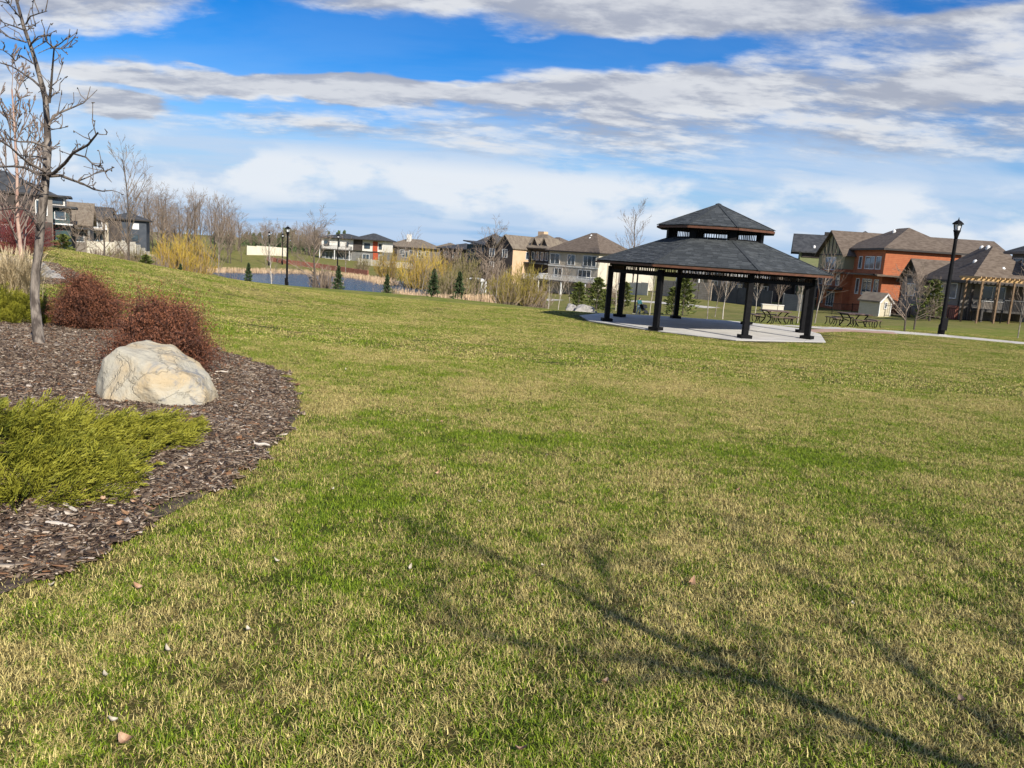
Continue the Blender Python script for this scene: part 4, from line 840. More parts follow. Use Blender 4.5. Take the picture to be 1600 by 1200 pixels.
for px, Y, toppy, ms, hh, lab in ((268, 104, 371, WY[0], 5, 'left half of the bright yellow willow clump at the left end of the pond'), (300, 108, 366, WY[1], 5, 'right half of the bright yellow willow clump at the left end of the pond'), (605, 168, 392, WY[0], 5, 'small yellow willow at the far right pond shore'), (655, 140, 390, WY[1], 5, 'tall yellow willow behind the tan reeds'), (672, 146, 392, WY[0], 5, 'yellow willow right of the tall one behind the reeds'),
                                  (818, 70, 412, WG, 4, 'large yellow-green willow shrub at the lawn edge before the brick house'), (790, 68, 424, WG, 4, 'lower olive willow shrub leaning at the lawn edge'), (565, 185, 400, WO, 3, 'dull bush on the bank before the white house'), (690, 120, 412, WO, 3, 'olive shrub between the yellow willow and the small spruce'), (706, 105, 418, WO, 3, 'olive bush right beside the spruce behind the reeds'),
                                  (730, 110, 410, WO, 3, 'olive shrub left of the white arbour'), (508, 76, 415, WB, 2.4, 'bare brown bush by the pond left of the small spruce'), (245, 80, 400, WB, 2.4, 'brown bush at the foot of the yellow willow'), (232, 92, 400, WO, 3, 'olive bush left of the yellow willow'), (840, 80, 445, WB, 2.4, 'low brown bush before the tan house'), (362, 95, 432, WB, 2.4, 'low bush at the pond edge'),
                                  (705, 175, 385, WB, 2.4, 'bare brown thicket before the dark houses'), (728, 160, 395, WO, 3, 'olive thicket below the dark modern house'), (768, 150, 405, WB, 2.4, 'brown bush beside the arbour'), (925, 120, 440, WB, 2.4, 'brown bush below the tan house deck'), (952, 100, 445, WB, 2.4, 'bare bush left of the gazebo'), (610, 80, 446, WO, 3, 'low olive bush at the near pond shore'), (1440, 80, 478, WB, 2.4, 'low brown hedge left of the brick base'), (1418, 84, 480, WB, 2.4, 'low red-brown hedge beside the shed'), (150, 104, 386, WB, 2.4, 'bare bush before the left end of the cream garden wall'), (176, 106, 384, WO, 3, 'olive bush before the middle of the cream garden wall'), (190, 110, 388, WB, 2.4, 'small bare bush before the cream garden wall, left of the thin tall tree'), (216, 112, 386, WO, 3, 'olive bush before the right end of the cream garden wall')):
    q = gat(px, Y); plant_tree('willow_shrub' if 'willow' in lab else 'bare_shrub', q, ms, lab, 'shrub', s=max(.3, (P(px, toppy, Y).z - q.z) / hh), parts=('stem', 'crown'))

# conifers
M_NEED = mat('spruce_needles', (.028, .05, .02), (.085, .125, .045), attr='rnd', rough=.8); M_NEEDP = mat('pine_needles', (.05, .075, .015), (.17, .19, .045), attr='rnd', rough=.8)
def conifer_proto(h, w, n, seed, m_, round_=False):
    g = np.random.default_rng(seed); f = g.random(n) ** .75; z = h * (.06 + .94 * f)
    prof = w * ((1 - f) ** (.8 if not round_ else .45)) + .03; tier = .75 + .25 * np.sin(f * 42); a = g.uniform(0, 6.28, n); rr_ = prof * tier * g.uniform(.3, 1.1, n) ** .6 * (1 + .35 * np.sin(a * 3 + f * 9) * np.cos(a * 2 + f * 23))
    c_ = np.c_[np.cos(a) * rr_, np.sin(a) * rr_, z]; d = np.c_[np.cos(a), np.sin(a), g.normal(-.05 if not round_ else .5, .3, n)]
    tv = np.array([[-.3, 0, -.5], [.3, 0, -.5], [.12, .08, .5], [-.12, .08, .5]]); V, F_, _ = bake(tv, np.array([[0, 1, 2, 3]]), None, c_, frames(d, g.uniform(0, 6.28, n)), g.uniform(.6, 1.3, n) * h * .07)
    cm = np_mesh('crown', V, F_, {'rnd': np.repeat(np.clip(g.random(n), 0, 1), 4)}); cm.materials.append(m_)
    V, F_ = tubes_np([(np.array([[0, 0, -.1], [0, 0, h * .5], [0, 0, h * .97]]), np.array([w * .06, w * .04, .01]))], 6); tm = np_mesh('trunk', V, F_); tm.materials.append(M_BARKD); return tm, cm
CS = [conifer_proto(4, 1.0, 1100, 300 + i, M_NEED) for i in range(2)]; CPN = conifer_proto(4, 1.7, 1200, 305, M_NEEDP, True)
for px, Y, toppy, ms, lab in ((388, 72, 411, CS[0], 'narrow dark spruce in front of the left pond water'), (528, 72, 415, CS[1], 'small dark spruce in front of the pond right of the bare tree'), (604, 74, 428, CS[0], 'small spruce at the right end of the pond'), (716, 84, 424, CS[1], 'triangular spruce behind the reeds'), (676, 92, 420, CS[0], 'slim spruce behind the reeds left of the triangular one'),
                              (931, 68, 433, CPN, 'tallest green pine beside the pale boulders'), (903, 72, 440, CPN, 'broad green pine behind the pale boulders'), (945, 64, 452, CPN, 'low green pine nearest the gazebo'), (974, 92, 440, CPN, 'round pine seen between the two left gazebo posts'), (1050, 68, 448, CPN, 'small pine behind the third gazebo post'), (1066, 80, 430, CPN, 'pine between gazebo posts beside the white stemmed tree'), (1452, 76, 436, CPN, 'green pine in front of the bungalow'),
                              (282, 74, 412, CS[1], 'small dark spruce below the yellow willow'), (228, 78, 398, CPN, 'olive pine below the cream garden wall'), (100, 82, 366, CPN, 'small pine before the teal house')):
    q = gat(px, Y); plant_tree('spruce_tree' if ms is not CPN else 'pine_tree', q, ms, lab, s=(P(px, toppy, Y).z - q.z) / 4.05)
# far conifer wood, one mass
g = np.random.default_rng(9); V = []; F_ = []; A = []; b = 0; tmv = []
for i in range(420):
    px = g.uniform(330, 1010); Y = g.uniform(330, 430) if not (430 < px < 540 and g.random() < .25) else g.uniform(290, 330); q = gat(px, Y); h = g.uniform(4, 6.5) if Y > 330 else g.uniform(6, 9)
    h *= 1.0 if px < 620 else .8
    n = 46; f = g.random(n); a = g.uniform(0, 6.28, n); r_ = h * .24 * (1 - f) + .1; c_ = np.c_[q.x + np.cos(a) * r_ * g.uniform(.2, 1, n), q.y + np.sin(a) * r_, q.z + h * f]
    tv = np.array([[-.5, 0, -.4], [.5, 0, -.4], [.1, .1, .6], [-.1, .1, .6]]); d = np.c_[np.cos(a) * .4, np.sin(a) * .4, np.ones(n)]
    v, ff, _ = bake(tv, np.array([[0, 1, 2, 3]]), None, c_, frames(d, g.uniform(0, 6.28, n)), np.full(n, h * .15)); V.append(v); F_.append(ff + b); b += len(v); A.append(np.repeat(g.random(n), 4))
tag(link('far_wood', np_mesh('far_wood', np.concatenate(V), np.concatenate(F_), {'rnd': np.concatenate(A)}), M_NEED), 'dark conifer wood on the far horizon beyond the houses', 'wood', kind='stuff')
# reeds
def reeds(pts, n, h, seed, label, wid):
    g = np.random.default_rng(seed); pts = np.array([(p_[0], p_[1]) for p_ in pts]); seg = g.uniform(0, len(pts) - 1, n); i = seg.astype(int); t = (seg - i)[:, None]; c_ = pts[i] * (1 - t) + pts[i + 1] * t + g.normal(0, wid, (n, 2)); z = np.maximum(gz_np(c_[:, 0], c_[:, 1]), WATER_Z - .2)
    hh = h * g.uniform(.55, 1.1, n); ln = g.normal(0, .16, (n, 2)) * hh[:, None]; a = g.uniform(0, 6.28, n); s = np.c_[np.cos(a), np.sin(a), np.zeros(n)] * .035
    b0 = np.c_[c_, z - .05]; t0 = np.c_[c_ + ln, z + hh]; V = np.stack([b0 - s, b0 + s, t0 + s * .5, t0 - s * .5], 1).reshape(-1, 3); F_ = np.arange(4 * n).reshape(-1, 4)
    tag(link('reeds', np_mesh('reeds', V, F_, {'rnd': np.repeat(g.random(n), 4)}), mat('reed_straw', (.38, .25, .14), (.66, .50, .33), attr='rnd', rough=.85)), label, 'reeds', kind='stuff')
def wpt(px, py): d = ray(px, py); t = (WATER_Z - 1.6) / d.z; q = EYE + d * t; return q
reeds([wpt(*q) for q in ((296, 425), (330, 425), (380, 426), (430, 426.5), (480, 428), (530, 432), (570, 436), (592, 441), (612, 446))], 5200, 1.15, 1, 'band of pale straw reeds along the far pond shore', 1.3)
reeds([gat(*q) for q in ((626, 118), (645, 104), (668, 98), (692, 93), (715, 89), (742, 85), (765, 80))], 3600, 1.3, 2, 'band of pinkish straw reeds at the right end of the pond', 1.3)
reeds([gat(*q) for q in ((306, 96), (325, 93), (345, 90))], 700, 1.2, 3, 'small patch of pale reeds at the near left pond shore', .9)

# ------------------------------------------------------------------ houses
M_FRAME = mat('window_frame', (.66, .66, .64), None, rough=.5); M_FRAMED = mat('dark_window_frame', (.05, .045, .04), None, rough=.5)
M_RBROWN = mat('brown_shingle', (.10, .075, .055), (.16, .125, .095), 1.8, .9, .3, 30, stretch=(1, 1, 4)); M_RDARK = mat('charcoal_shingle', (.035, .038, .042), (.065, .068, .072), 1.8, .9, .3, 30); M_RTAN = mat('weathered_shingle', (.15, .12, .09), (.21, .175, .13), 1.8, .9, .3, 30)
M_EAVE = mat('dark_eave', (.03, .025, .022), None, rough=.6); M_DECK = mat('deck_dark', (.06, .055, .05), (.09, .085, .08), 3, .8); M_RAIL = mat('deck_rail_metal', (.09, .09, .09), None, rough=.5)
M_ORANGE = mat('orange_stucco', (.37, .115, .05), (.42, .14, .06), 2.0, .9, .2, 40, lines=.22); M_GREEN = mat('sage_siding', (.20, .22, .10), (.23, .25, .12), 1, .8, lines=.2); M_GREEND = mat('dark_green_base', (.03, .06, .035), None, rough=.8)
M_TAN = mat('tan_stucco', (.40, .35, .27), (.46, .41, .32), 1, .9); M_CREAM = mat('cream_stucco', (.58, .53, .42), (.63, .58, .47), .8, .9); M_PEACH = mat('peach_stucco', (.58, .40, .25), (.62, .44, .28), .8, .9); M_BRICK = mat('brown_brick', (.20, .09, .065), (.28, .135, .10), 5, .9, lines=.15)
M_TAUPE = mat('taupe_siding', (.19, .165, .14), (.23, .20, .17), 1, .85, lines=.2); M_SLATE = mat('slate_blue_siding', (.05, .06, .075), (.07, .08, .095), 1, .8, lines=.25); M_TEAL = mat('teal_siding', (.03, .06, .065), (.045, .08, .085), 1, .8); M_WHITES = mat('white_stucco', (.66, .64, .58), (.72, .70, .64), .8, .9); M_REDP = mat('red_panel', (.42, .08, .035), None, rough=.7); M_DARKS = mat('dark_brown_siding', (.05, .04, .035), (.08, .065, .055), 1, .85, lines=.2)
M_GREYS = mat('grey_siding', (.16, .16, .155), (.2, .2, .19), 1, .85, lines=.2)
class House:
    def __init__(s, name, loc, deg, label, cat='house', group=None): s.o = empty(name, loc, R(deg), label, cat, group); s.roofs = []
    def box(s, name, x0, x1, y0, y1, z0, z1, m, par=None): return MB().box(x0, x1, y0, y1, z0, z1).build(name, m, par or s.o)
    def wall(s, *a): return s.box('wall', *a)
    def hip(s, x0, x1, y0, y1, z, h, ov=.5, m=M_RBROWN, fas=M_EAVE):
        x0 -= ov; x1 += ov; y0 -= ov; y1 += ov; a = min(x1 - x0, y1 - y0) / 2; mb = MB()
        r = [(x0 + a, (y0 + y1) / 2), (x1 - a, (y0 + y1) / 2)] if x1 - x0 >= y1 - y0 else [((x0 + x1) / 2, y0 + a), ((x0 + x1) / 2, y1 - a)]
        if math.dist(*r) < .02: r[1] = (r[1][0] + .02, r[1][1])
        t = .12; vs = [(x0, y0, z), (x1, y0, z), (x1, y1, z), (x0, y1, z), (x0, y0, z + t), (x1, y0, z + t), (x1, y1, z + t), (x0, y1, z + t), (*r[0], z + h), (*r[1], z + h)]
        fs = [(3, 2, 1, 0), (0, 1, 5, 4), (1, 2, 6, 5), (2, 3, 7, 6), (3, 0, 4, 7)]
        fs += [(4, 5, 9, 8), (5, 6, 9), (6, 7, 8, 9), (7, 4, 8)] if x1 - x0 >= y1 - y0 else [(4, 5, 8), (5, 6, 9, 8), (6, 7, 9), (7, 4, 8, 9)]
        o = mb.add(vs, fs).build('roof', m, s.o)
        MB().box(x0 - .02, x1 + .02, y0 - .02, y0 + .03, z - .12, z + .1).box(x1 - .03, x1 + .02, y0 + .03, y1 - .03, z - .12, z + .1).box(x0 - .02, x0 + .03, y0 + .03, y1 - .03, z - .12, z + .1).build('fascia', fas, o); s.roofs.append(o); return o
    def gable(s, x0, x1, y0, y1, z, h, axis='y', ov=.45, m=M_RBROWN, wm=None, fas=M_EAVE):
        """ridge along the local axis; triangular wall at both ends"""
        if axis == 'y': A, B, C, D = x0, x1, y0, y1
        else: A, B, C, D = y0, y1, x0, x1
        mid = (A + B) / 2; sl = h / ((B - A) / 2); t = .16; prof = [(A - ov, z - ov * sl), (mid, z + h), (B + ov, z - ov * sl), (B + ov, z - ov * sl + t), (mid, z + h + t), (A - ov, z - ov * sl + t)]
        f = (lambda a, c, zz_: (a, c, zz_)) if axis == 'y' else (lambda a, c, zz_: (c, a, zz_))
        vs = [f(a, c, zz_) for c in (C - ov, D + ov) for a, zz_ in prof]; fs = [(0, 1, 4, 5), (1, 2, 3, 4), (11, 10, 7, 6), (10, 9, 8, 7), (0, 6, 7, 1), (1, 7, 8, 2), (2, 8, 9, 3), (3, 9, 10, 4), (4, 10, 11, 5), (5, 11, 6, 0)]
        o = MB().add(vs, fs).build('roof', m, s.o); s.roofs.append(o)
        if wm:
            for c0, c1 in ((C, C + .2), (D - .2, D)):
                mb = MB()
                q = [f(A + .01, c, z - .001) for c in (c0, c1)] + [f(B - .01, c, z - .001) for c in (c0, c1)] + [f(mid, c, z + h - .02) for c in (c0, c1)]; mb.add(q, [(0, 2, 4), (1, 5, 3), (0, 4, 5, 1), (2, 3, 5, 4), (0, 1, 3, 2)]); mb.build('gable_wall', wm, s.o)
        return o
    def win(s, face, p, u, z, w, h, n=2, fm=M_FRAME, gm=M_GLASS, ft=.09):
        mp = {'f': lambda a, d, b: (a, p - d, b), 'r': lambda a, d, b: (p + d, a, b), 'l': lambda a, d, b: (p - d, a, b), 'b': lambda a, d, b: (a, p + d, b)}[face]
        def bx(mb, a0, a1, d0, d1, b0, b1):
            c0 = mp(a0, d0, b0); c1 = mp(a1, d1, b1); mb.box(min(c0[0], c1[0]), max(c0[0], c1[0]), min(c0[1], c1[1]), max(c0[1], c1[1]), b0, b1)
        mb = MB(); bx(mb, u - w / 2, u + w / 2, -.02, .09, z, z + ft); bx(mb, u - w / 2, u + w / 2, -.02, .09, z + h - ft, z + h); bx(mb, u - w / 2, u - w / 2 + ft, -.02, .09, z + ft, z + h - ft); bx(mb, u + w / 2 - ft, u + w / 2, -.02, .09, z + ft, z + h - ft)
        for i in range(1, n): c_ = u - w / 2 + w * i / n; bx(mb, c_ - ft * .4, c_ + ft * .4, -.02, .075, z + ft, z + h - ft)
        o = mb.build('window', fm, s.o); mb = MB(); bx(mb, u - w / 2 + ft * .7, u + w / 2 - ft * .7, -.03, .035, z + ft * .7, z + h - ft * .7); mb.build('pane', gm, o); return o
    def vent(s, x, y, z): MB().lathe([(.22, z - .15), (.22, z + .12), (.1, z + .3)], 8, (x, y)).build('roof_vent', M_WHITE, s.roofs[-1])
    def deck(s, x0, x1, y0, y1, z, zg, rail=True, post_m=M_DECK, rm=M_RAIL):
        d = s.box('deck', x0, x1, y0, y1, z - .25, z, M_DECK)
        for x, y in ((x0 + .1, y0 + .1), (x1 - .1, y0 + .1), ((x0 + x1) / 2, y0 + .1)): MB().box(x - .1, x + .1, y - .1, y + .1, zg, z - .25).build('deck_post', post_m, d)
        if rail:
            mb = MB().beam((x0, y0 + .05, z + 1), (x1, y0 + .05, z + 1), .07).beam((x0 + .04, y0 + .1, z + 1), (x0 + .04, y1, z + 1), .07).beam((x1 - .04, y0 + .1, z + 1), (x1 - .04, y1, z + 1), .07); n = int((x1 - x0) / .14)
            for i in range(n + 1): x = x0 + .02 + (x1 - x0 - .04) * i / n; mb.box(x - .012, x + .012, y0 + .035, y0 + .06, z, z + .97)
            n = int((y1 - y0) / .14)
            for i in range(1, n): y = y0 + (y1 - y0) * i / n; mb.box(x1 - .05, x1 - .03, y - .012, y + .012, z, z + .97); mb.box(x0 + .03, x0 + .05, y - .012, y + .012, z, z + .97)
            mb.build('railing', rm, d)
        return d
def anchor(px, py, Y): return P(px, py, Y)

M_BAY = mat('bay_panel', (.27, .24, .14), (.31, .28, .17), 1, .85)
# orange house (front = pond side, in shade; right side in the sun)
a = anchor(1371, 488, 95); h = House('orange_house', a, -90, 'three storey orange house with brown hip roof and half-timbered gable bay')
WH = 7.55
h.wall(-12, 0, 0, 9, -1, WH, M_ORANGE); h.hip(-12, 0, 0, 9, WH, 2.95); h.vent(-6, 3.4, WH + 2.4); h.vent(-4.4, 4.0, WH + 2.1); h.vent(-6.4, 5, WH + 2.7)
h.wall(-13, -3.5, 9, 17, -1, WH - .1, M_ORANGE); h.gable(-13, -3.5, 7.5, 17, WH - .05, 2.1, 'y', .45, M_RBROWN, M_ORANGE)
h.wall(-17.5, -8.6, -1.3, 6, 2.6, 4.95, M_ORANGE); h.wall(-17.5, -8.6, -1.29, 6, 4.95, 6.9, M_BAY); h.wall(-17.4, -8.7, -.9, 6, -1, 2.6, M_ORANGE)
h.gable(-17.5, -8.6, -1.3, 5.5, 6.9, 3.0, 'y', .5, M_RBROWN, M_BAY)
for x in (-15.6, -14.3, -13.05, -11.8, -10.5):
    top = 6.9 + 3.0 * (1 - abs(x + 13.05) / 4.45) - .25; h.box('timber', x - .1, x + .1, -1.37, -1.31, 6.92, top, M_EAVE)
h.box('timber', -17.4, -8.7, -1.38, -1.30, 6.72, 6.9, M_EAVE); h.box('timber', -17.45, -8.65, -1.37, -1.31, 4.85, 5.0, M_EAVE)
h.win('f', -1.3, -13.0, 4.75, 3.4, 1.75, 3); 
for u, w in ((-6.6, 1.0), (-3.9, 2.6), (-1.5, 1.3)): h.win('f', 0, u, 5.1, w, 1.6, 2 if w > 2 else 1)
for u, w in ((-6.6, 1.0), (-3.9, 2.6), (-1.3, 1.2)): h.win('f', 0, u, 1.9, w, 2.0, 2 if w > 2 else 1)
for u, w in ((-15.8, 1.5), (-12.9, 2.3), (-9.8, 1.1)): h.win('f', -1.3, u, 2.75, w, 1.75, 2 if w > 2 else 1)
h.box('canopy_roof', -18.2, -8.0, -2.4, -1.3, 4.35, 4.55, M_RBROWN); h.box('canopy_roof', -8.0, .6, -1.2, .0, 4.35, 4.55, M_RBROWN); h.box('canopy_roof', .02, 1.2, -1.2, 5.5, 4.3, 4.5, M_RBROWN)
h.deck(-18.5, -9, -3.8, -.9, 2.45, -.6); h.win('f', -.9, -12.6, -.1, 2.6, 2.0, 3); h.win('f', -.9, -15.8, .1, 1.2, 1.7, 1)
h.box('chimney_box', 0.0, .5, 2.6, 4.2, -1, 4.28, M_ORANGE); h.wall(-3.5, -.2, 4.2, 9, -1, 3.5, M_ORANGE)
h.box('deck_rail_panel', 1.6, 1.7, 1.5, 7, 1.0, 2.0, M_RAIL); h.box('deck', 0, 1.75, 1.4, 7.1, .75, .98, M_DECK)
for y in (1.6, 4.2, 6.9): h.box('deck_post', 1.5, 1.65, y, y + .15, -1, .75, M_DECK)

# green house
a = anchor(1240, 482, 116); h = House('green_house', a, -108, 'sage green sided house with charcoal roof behind the gazebo corner'); eh = P(1243, 391, 116).z - a.z
h.wall(-11, 0, 0, 13, -1, eh, M_GREEN); h.gable(-11, 0, -.6, 8, eh, 2.5, 'y', .6, M_RDARK, M_GREEN); h.hip(-11.5, -.2, 4.2, 13.2, eh + .02, 3.5, .5, M_RDARK); h.box('chimney', -5.8, -5.2, 3.2, 4, eh + 2.2, eh + 3.1, M_EAVE)
h.box('wall_base', .03, .12, -.05, 12, -1.2, 1.5, M_GREEND); h.box('wall_band', .02, .09, .2, 12.8, eh - .9, eh - .05, M_DARKS)
h.win('r', 0, 4.6, 4.8, 1.0, 1.7, 1, M_FRAMED); h.win('r', 0, .9, 4.9, 1.2, 1.5, 1, M_FRAMED); h.win('r', 0, 7.5, 1.6, 1.6, 2.0, 2); h.win('r', 0, 2.4, 1.8, 1.4, 1.8, 2); h.win('f', 0, -3.5, 4.8, 1.8, 1.5, 2); h.win('f', 0, -7.5, 1.8, 2.2, 1.8, 2)
for y in (1.2, 3.2, 6.2): MB().lathe([(.2, eh + .3), (.2, eh + .75), (.08, eh + .9)], 8, (-.9, y + .6)).build('roof_vent', M_WHITE, h.roofs[0])

# bungalow
a = anchor(1511, 498.5, 78); h = House('bungalow', a, -90, 'brown roofed bungalow with white framed window and timber gable, right of the orange house'); eh = P(1519, 441, 78).z - a.z
h.wall(-8.6, -1.6, 0, 6.8, -1, eh, M_TAUPE); h.wall(-1.6, 0, 5.2, 6.8, -1, eh, M_TAUPE); h.hip(-8.6, 0, 0, 6.8, eh, 3.75, .6); h.vent(-3.0, 1.6, eh + 2.0); h.vent(-1.1, 3.4, eh + 1.4); h.vent(-3.9, 3.2, eh + 3.55); h.vent(-5.2, 3.3, eh + 3.55)
h.box('porch_post', -.4, -.15, .1, .35, -1, eh, M_DARKS); h.box('downpipe', -2.0, -1.85, -.12, -.02, -.5, eh, M_FRAMED)
gh = max(1.2, P(1432, 406, 88).z - a.z - eh); h.wall(-13.0, -8.6, -.6, 4, -1, eh, M_TAUPE); h.gable(-13.0, -8.6, -.6, 3.4, eh, gh, 'y', .5, M_RBROWN, M_DARKS)
for x in (-11.9, -10.8, -9.7):
    top = eh + gh * (1 - abs(x + 10.8) / 2.2) - .2; h.box('timber', x - .08, x + .08, -.67, -.61, eh, top, M_TAUPE)
h.box('timber', -12.4, -9.2, -.68, -.6, eh + .35, eh + .5, M_TAUPE); h.win('f', -.6, -10.8, 1.7, 2.0, 1.4, 2)
h.win('f', 0, -6.7, 2.0, 1.4, 1.45, 1); h.win('f', 0, -4.0, 1.85, 3.0, 1.6, 2); h.box('brick_base', -6.0, -1.7, -.35, -.02, -1, 1.2, mat('red_brick', (.23, .08, .055), (.33, .13, .09), 9, .9, lines=.12)); h.win('r', -1.6, 3.0, 1.8, 2.6, 1.6, 2)
h.deck(-1.5, 1.2, .6, 5.0, 1.1, -.8, True, M_DECK)
# end house
a = anchor(1640, 500, 76); h = House('grey_end_house', a, -90, 'grey house with tall pale windows cut by the right edge of frame'); eh = P(1572, 394, 82).z - a.z
h.wall(-7, 0, -.3, 8, -1, eh, M_GREYS); h.hip(-7, 0, -.3, 8, eh, 2.3, .6, M_RDARK, M_TAUPE); h.win('r', 0, .9, eh - 2.4, 1.2, 2.1, 1); h.win('r', 0, 2.4, eh - 2.4, 1.3, 2.1, 1); h.win('r', 0, 5.2, eh - 2.4, 2, 2.1, 2); h.win('r', 0, 1.6, .8, 1.6, 2, 2); h.win('f', -.3, -5.8, eh - 2.6, 1.6, 2.1, 1); h.win('f', -.3, -3.4, eh - 2.6, 2.2, 2.1, 2); h.win('f', -.3, -1.2, eh - 2.6, 1.4, 2.1, 1); h.win('f', -.3, -4, .8, 2.4, 2, 2)
h.box('foundation', -7, -.2, -.42, -.31, -1, .6, M_CONC)

# pergola in front of the bungalow
a = gat(1518, 73.6); z0 = a.z; zt = P(1560, 437, 73.6).z - z0; pg = empty('pergola', a, 0, 'timber pergola with sunlit rafters over the bungalow terrace', 'pergola'); M_PERG = mat('pergola_timber', (.42, .26, .11), (.52, .34, .16), 4, .8)
M_PERGD = mat('dark_post_timber', (.14, .09, .05), (.20, .13, .075), 4, .85)  # posts in a darker brown than the beams and rafters
for x in (.4, 2.0, 3.4, 5.0):
    for y in (0, 2.6): MB().box(x - .07, x + .07, y - .07, y + .07, -.2, zt - .2).build('post', M_PERGD, pg)
for y in (0, 2.6): MB().box(-.2, 5.8, y - .06, y + .06, zt - .2, zt).build('beam', M_PERG, pg)
for i in range(14): x = -.05 + i * .44; MB().box(x - .04, x + .04, -.5, 3.1, zt + .003, zt + .18).build('rafter', M_PERG, pg)
# garden shed
a = anchor(1372, 490.5, 84); h = House('garden_shed', a, -62, 'small cream shed with white trimmed gable before the orange house', 'shed'); h.wall(-2.5, 0, 0, 1.9, -.3, 1.35, mat('shed_siding', (.50, .45, .33), (.54, .49, .37), 2, .85, lines=.16)); h.gable(-2.5, 0, 0, 1.9, 1.35, .75, 'x', .18, M_RTAN, MATS['shed_siding'])
MB().beam((.21, -.2, 1.15), (.21, .95, 2.13), .05, .14).beam((.21, .95, 2.13), (.21, 2.1, 1.15), .05, .14).build('barge_board', M_WHITE, h.o); h.win('r', 0, .95, .55, .42, .75, 1)
h.box('corner_board', .005, .06, .0, .1, -.2, 1.3, M_WHITE); h.box('corner_board', .005, .06, 1.8, 1.9, -.2, 1.3, M_WHITE)

# house seen through the gazebo
a = gat(1146, 128); h = House('taupe_house', a, -62, 'taupe house with walkout wall seen under the gazebo roof'); h.wall(-14, 0, 0, 9, -1, 6.0, M_TAUPE); h.hip(-14, 0, 0, 9, 6.0, 2.2, .5, M_RTAN)
for u in (-11.5, -8, -4.5, -1.6): h.win('f', 0, u, 3.6, 1.9, 1.6, 2); h.win('f', 0, u - .3, .9, 1.7, 1.5, 2)
h.deck(-12, -6, -2.4, 0, 3.2, -.5, True, M_WHITE, M_WHITE); h.win('r', 0, 4, 3.6, 2, 1.6, 2)
a = gat(1212, 118); h = House('dark_walkout_house', a, -70, 'dark house wall seen behind the gazebo front post'); h.wall(-11, 0, 0, 8, -1, 5.4, M_DARKS); h.hip(-11, 0, 0, 8, 5.4, 1.8, .5, M_RDARK)
for u in (-9, -6, -3): h.win('f', 0, u, 3.1, 2.2, 1.7, 2); h.win('f', 0, u, .6, 1.8, 1.6, 2)
h.deck(-9, -2, -2.2, 0, 2.9, -.5, True, M_DECK, M_WHITE)
# tan hip-roof house
a = anchor(931, 458, 140); h = House('tan_house', a, -45, 'tan stucco house with tall brown hip roof and sunlit cream side, left of the gazebo'); eh = P(937, 396, 140).z - a.z
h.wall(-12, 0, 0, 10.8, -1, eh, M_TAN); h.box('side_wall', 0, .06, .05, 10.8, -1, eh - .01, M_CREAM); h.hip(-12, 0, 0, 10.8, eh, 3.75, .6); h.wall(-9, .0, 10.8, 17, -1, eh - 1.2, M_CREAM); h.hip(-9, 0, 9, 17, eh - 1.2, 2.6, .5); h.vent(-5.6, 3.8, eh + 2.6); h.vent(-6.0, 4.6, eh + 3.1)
for u, w in ((-10.4, 2.4), (-6.4, 1.9), (-2.0, 3.0)): h.win('f', 0, u, eh - 2.4, w, 1.9, 3 if w > 2.5 else 2)
for u, w in ((-9.4, 2.0), (-3.0, 3.0)): h.win('f', 0, u, 2.2, w, 1.7, 3 if w > 2.5 else 2)
h.deck(-12, -.4, -2.6, 0, 1.7, -.8, True, M_WHITE, M_WHITE)
for y in (3.6, 6.4): h.box('arch_recess', .061, .12, y - .6, y + .6, 1.6, 5.2, M_TAUPE); h.box('column', .06, .3, y - 1.1, y - .75, 1.2, 5.4, M_CREAM)
h.box('trim_band', -12.05, .1, -.1, -.01, 4.2, 4.45, M_WHITES)
# house behind it
a = gat(872, 163); h = House('brown_roof_house', a, -45, 'brown hip roof rising between the brick house and the tan house'); eh = P(872, 392, 163).z - a.z; h.wall(-12, 0, 0, 11, -1, eh, M_TAN); h.hip(-12, 0, 0, 11, eh, max(2.5, P(880, 371, 170).z - a.z - eh), .5)
h.win('f', 0, -3, eh - 2.2, 2, 1.6, 2); h.win('f', 0, -8, eh - 2.2, 2, 1.6, 2); h.win('r', 0, 5, eh - 2.2, 2, 1.6, 2)
# brick house with twin gables
a = anchor(797, 455, 150); h = House('brick_house', a, -45, 'brown brick house with twin dark gables and peach sunlit side wall'); eh = P(798, 385.5, 150).z - a.z
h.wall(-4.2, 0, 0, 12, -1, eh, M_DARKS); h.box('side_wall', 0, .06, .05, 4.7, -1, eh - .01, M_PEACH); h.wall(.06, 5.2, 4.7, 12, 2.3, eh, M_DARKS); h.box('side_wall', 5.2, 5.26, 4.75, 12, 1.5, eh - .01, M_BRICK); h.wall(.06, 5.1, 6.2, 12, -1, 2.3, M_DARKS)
h.gable(-4.2, 0, 0, 8, eh, 2.1, 'y', .4, M_RTAN, M_DARKS); h.hip(-4.2, 5.2, 4.0, 12, eh, 2.9, .5, M_RTAN); h.gable(.3, 2.6, 4.4, 8, eh + .2, 1.7, 'y', .25, M_RTAN, M_DARKS); h.gable(2.9, 5.1, 4.4, 8, eh + .2, 1.7, 'y', .25, M_RTAN, M_DARKS)
h.box('chimney', -1.4, .2, 8, 9.2, eh + 1.2, eh + 3.4, M_PEACH); h.win('r', .06, 3.9, eh - 2.2, .9, 1.4, 1)
for u in (.9, 2.1, 3.3, 4.5): h.win('f', 4.7, u, eh - 2.2, .8, 1.6, 1)
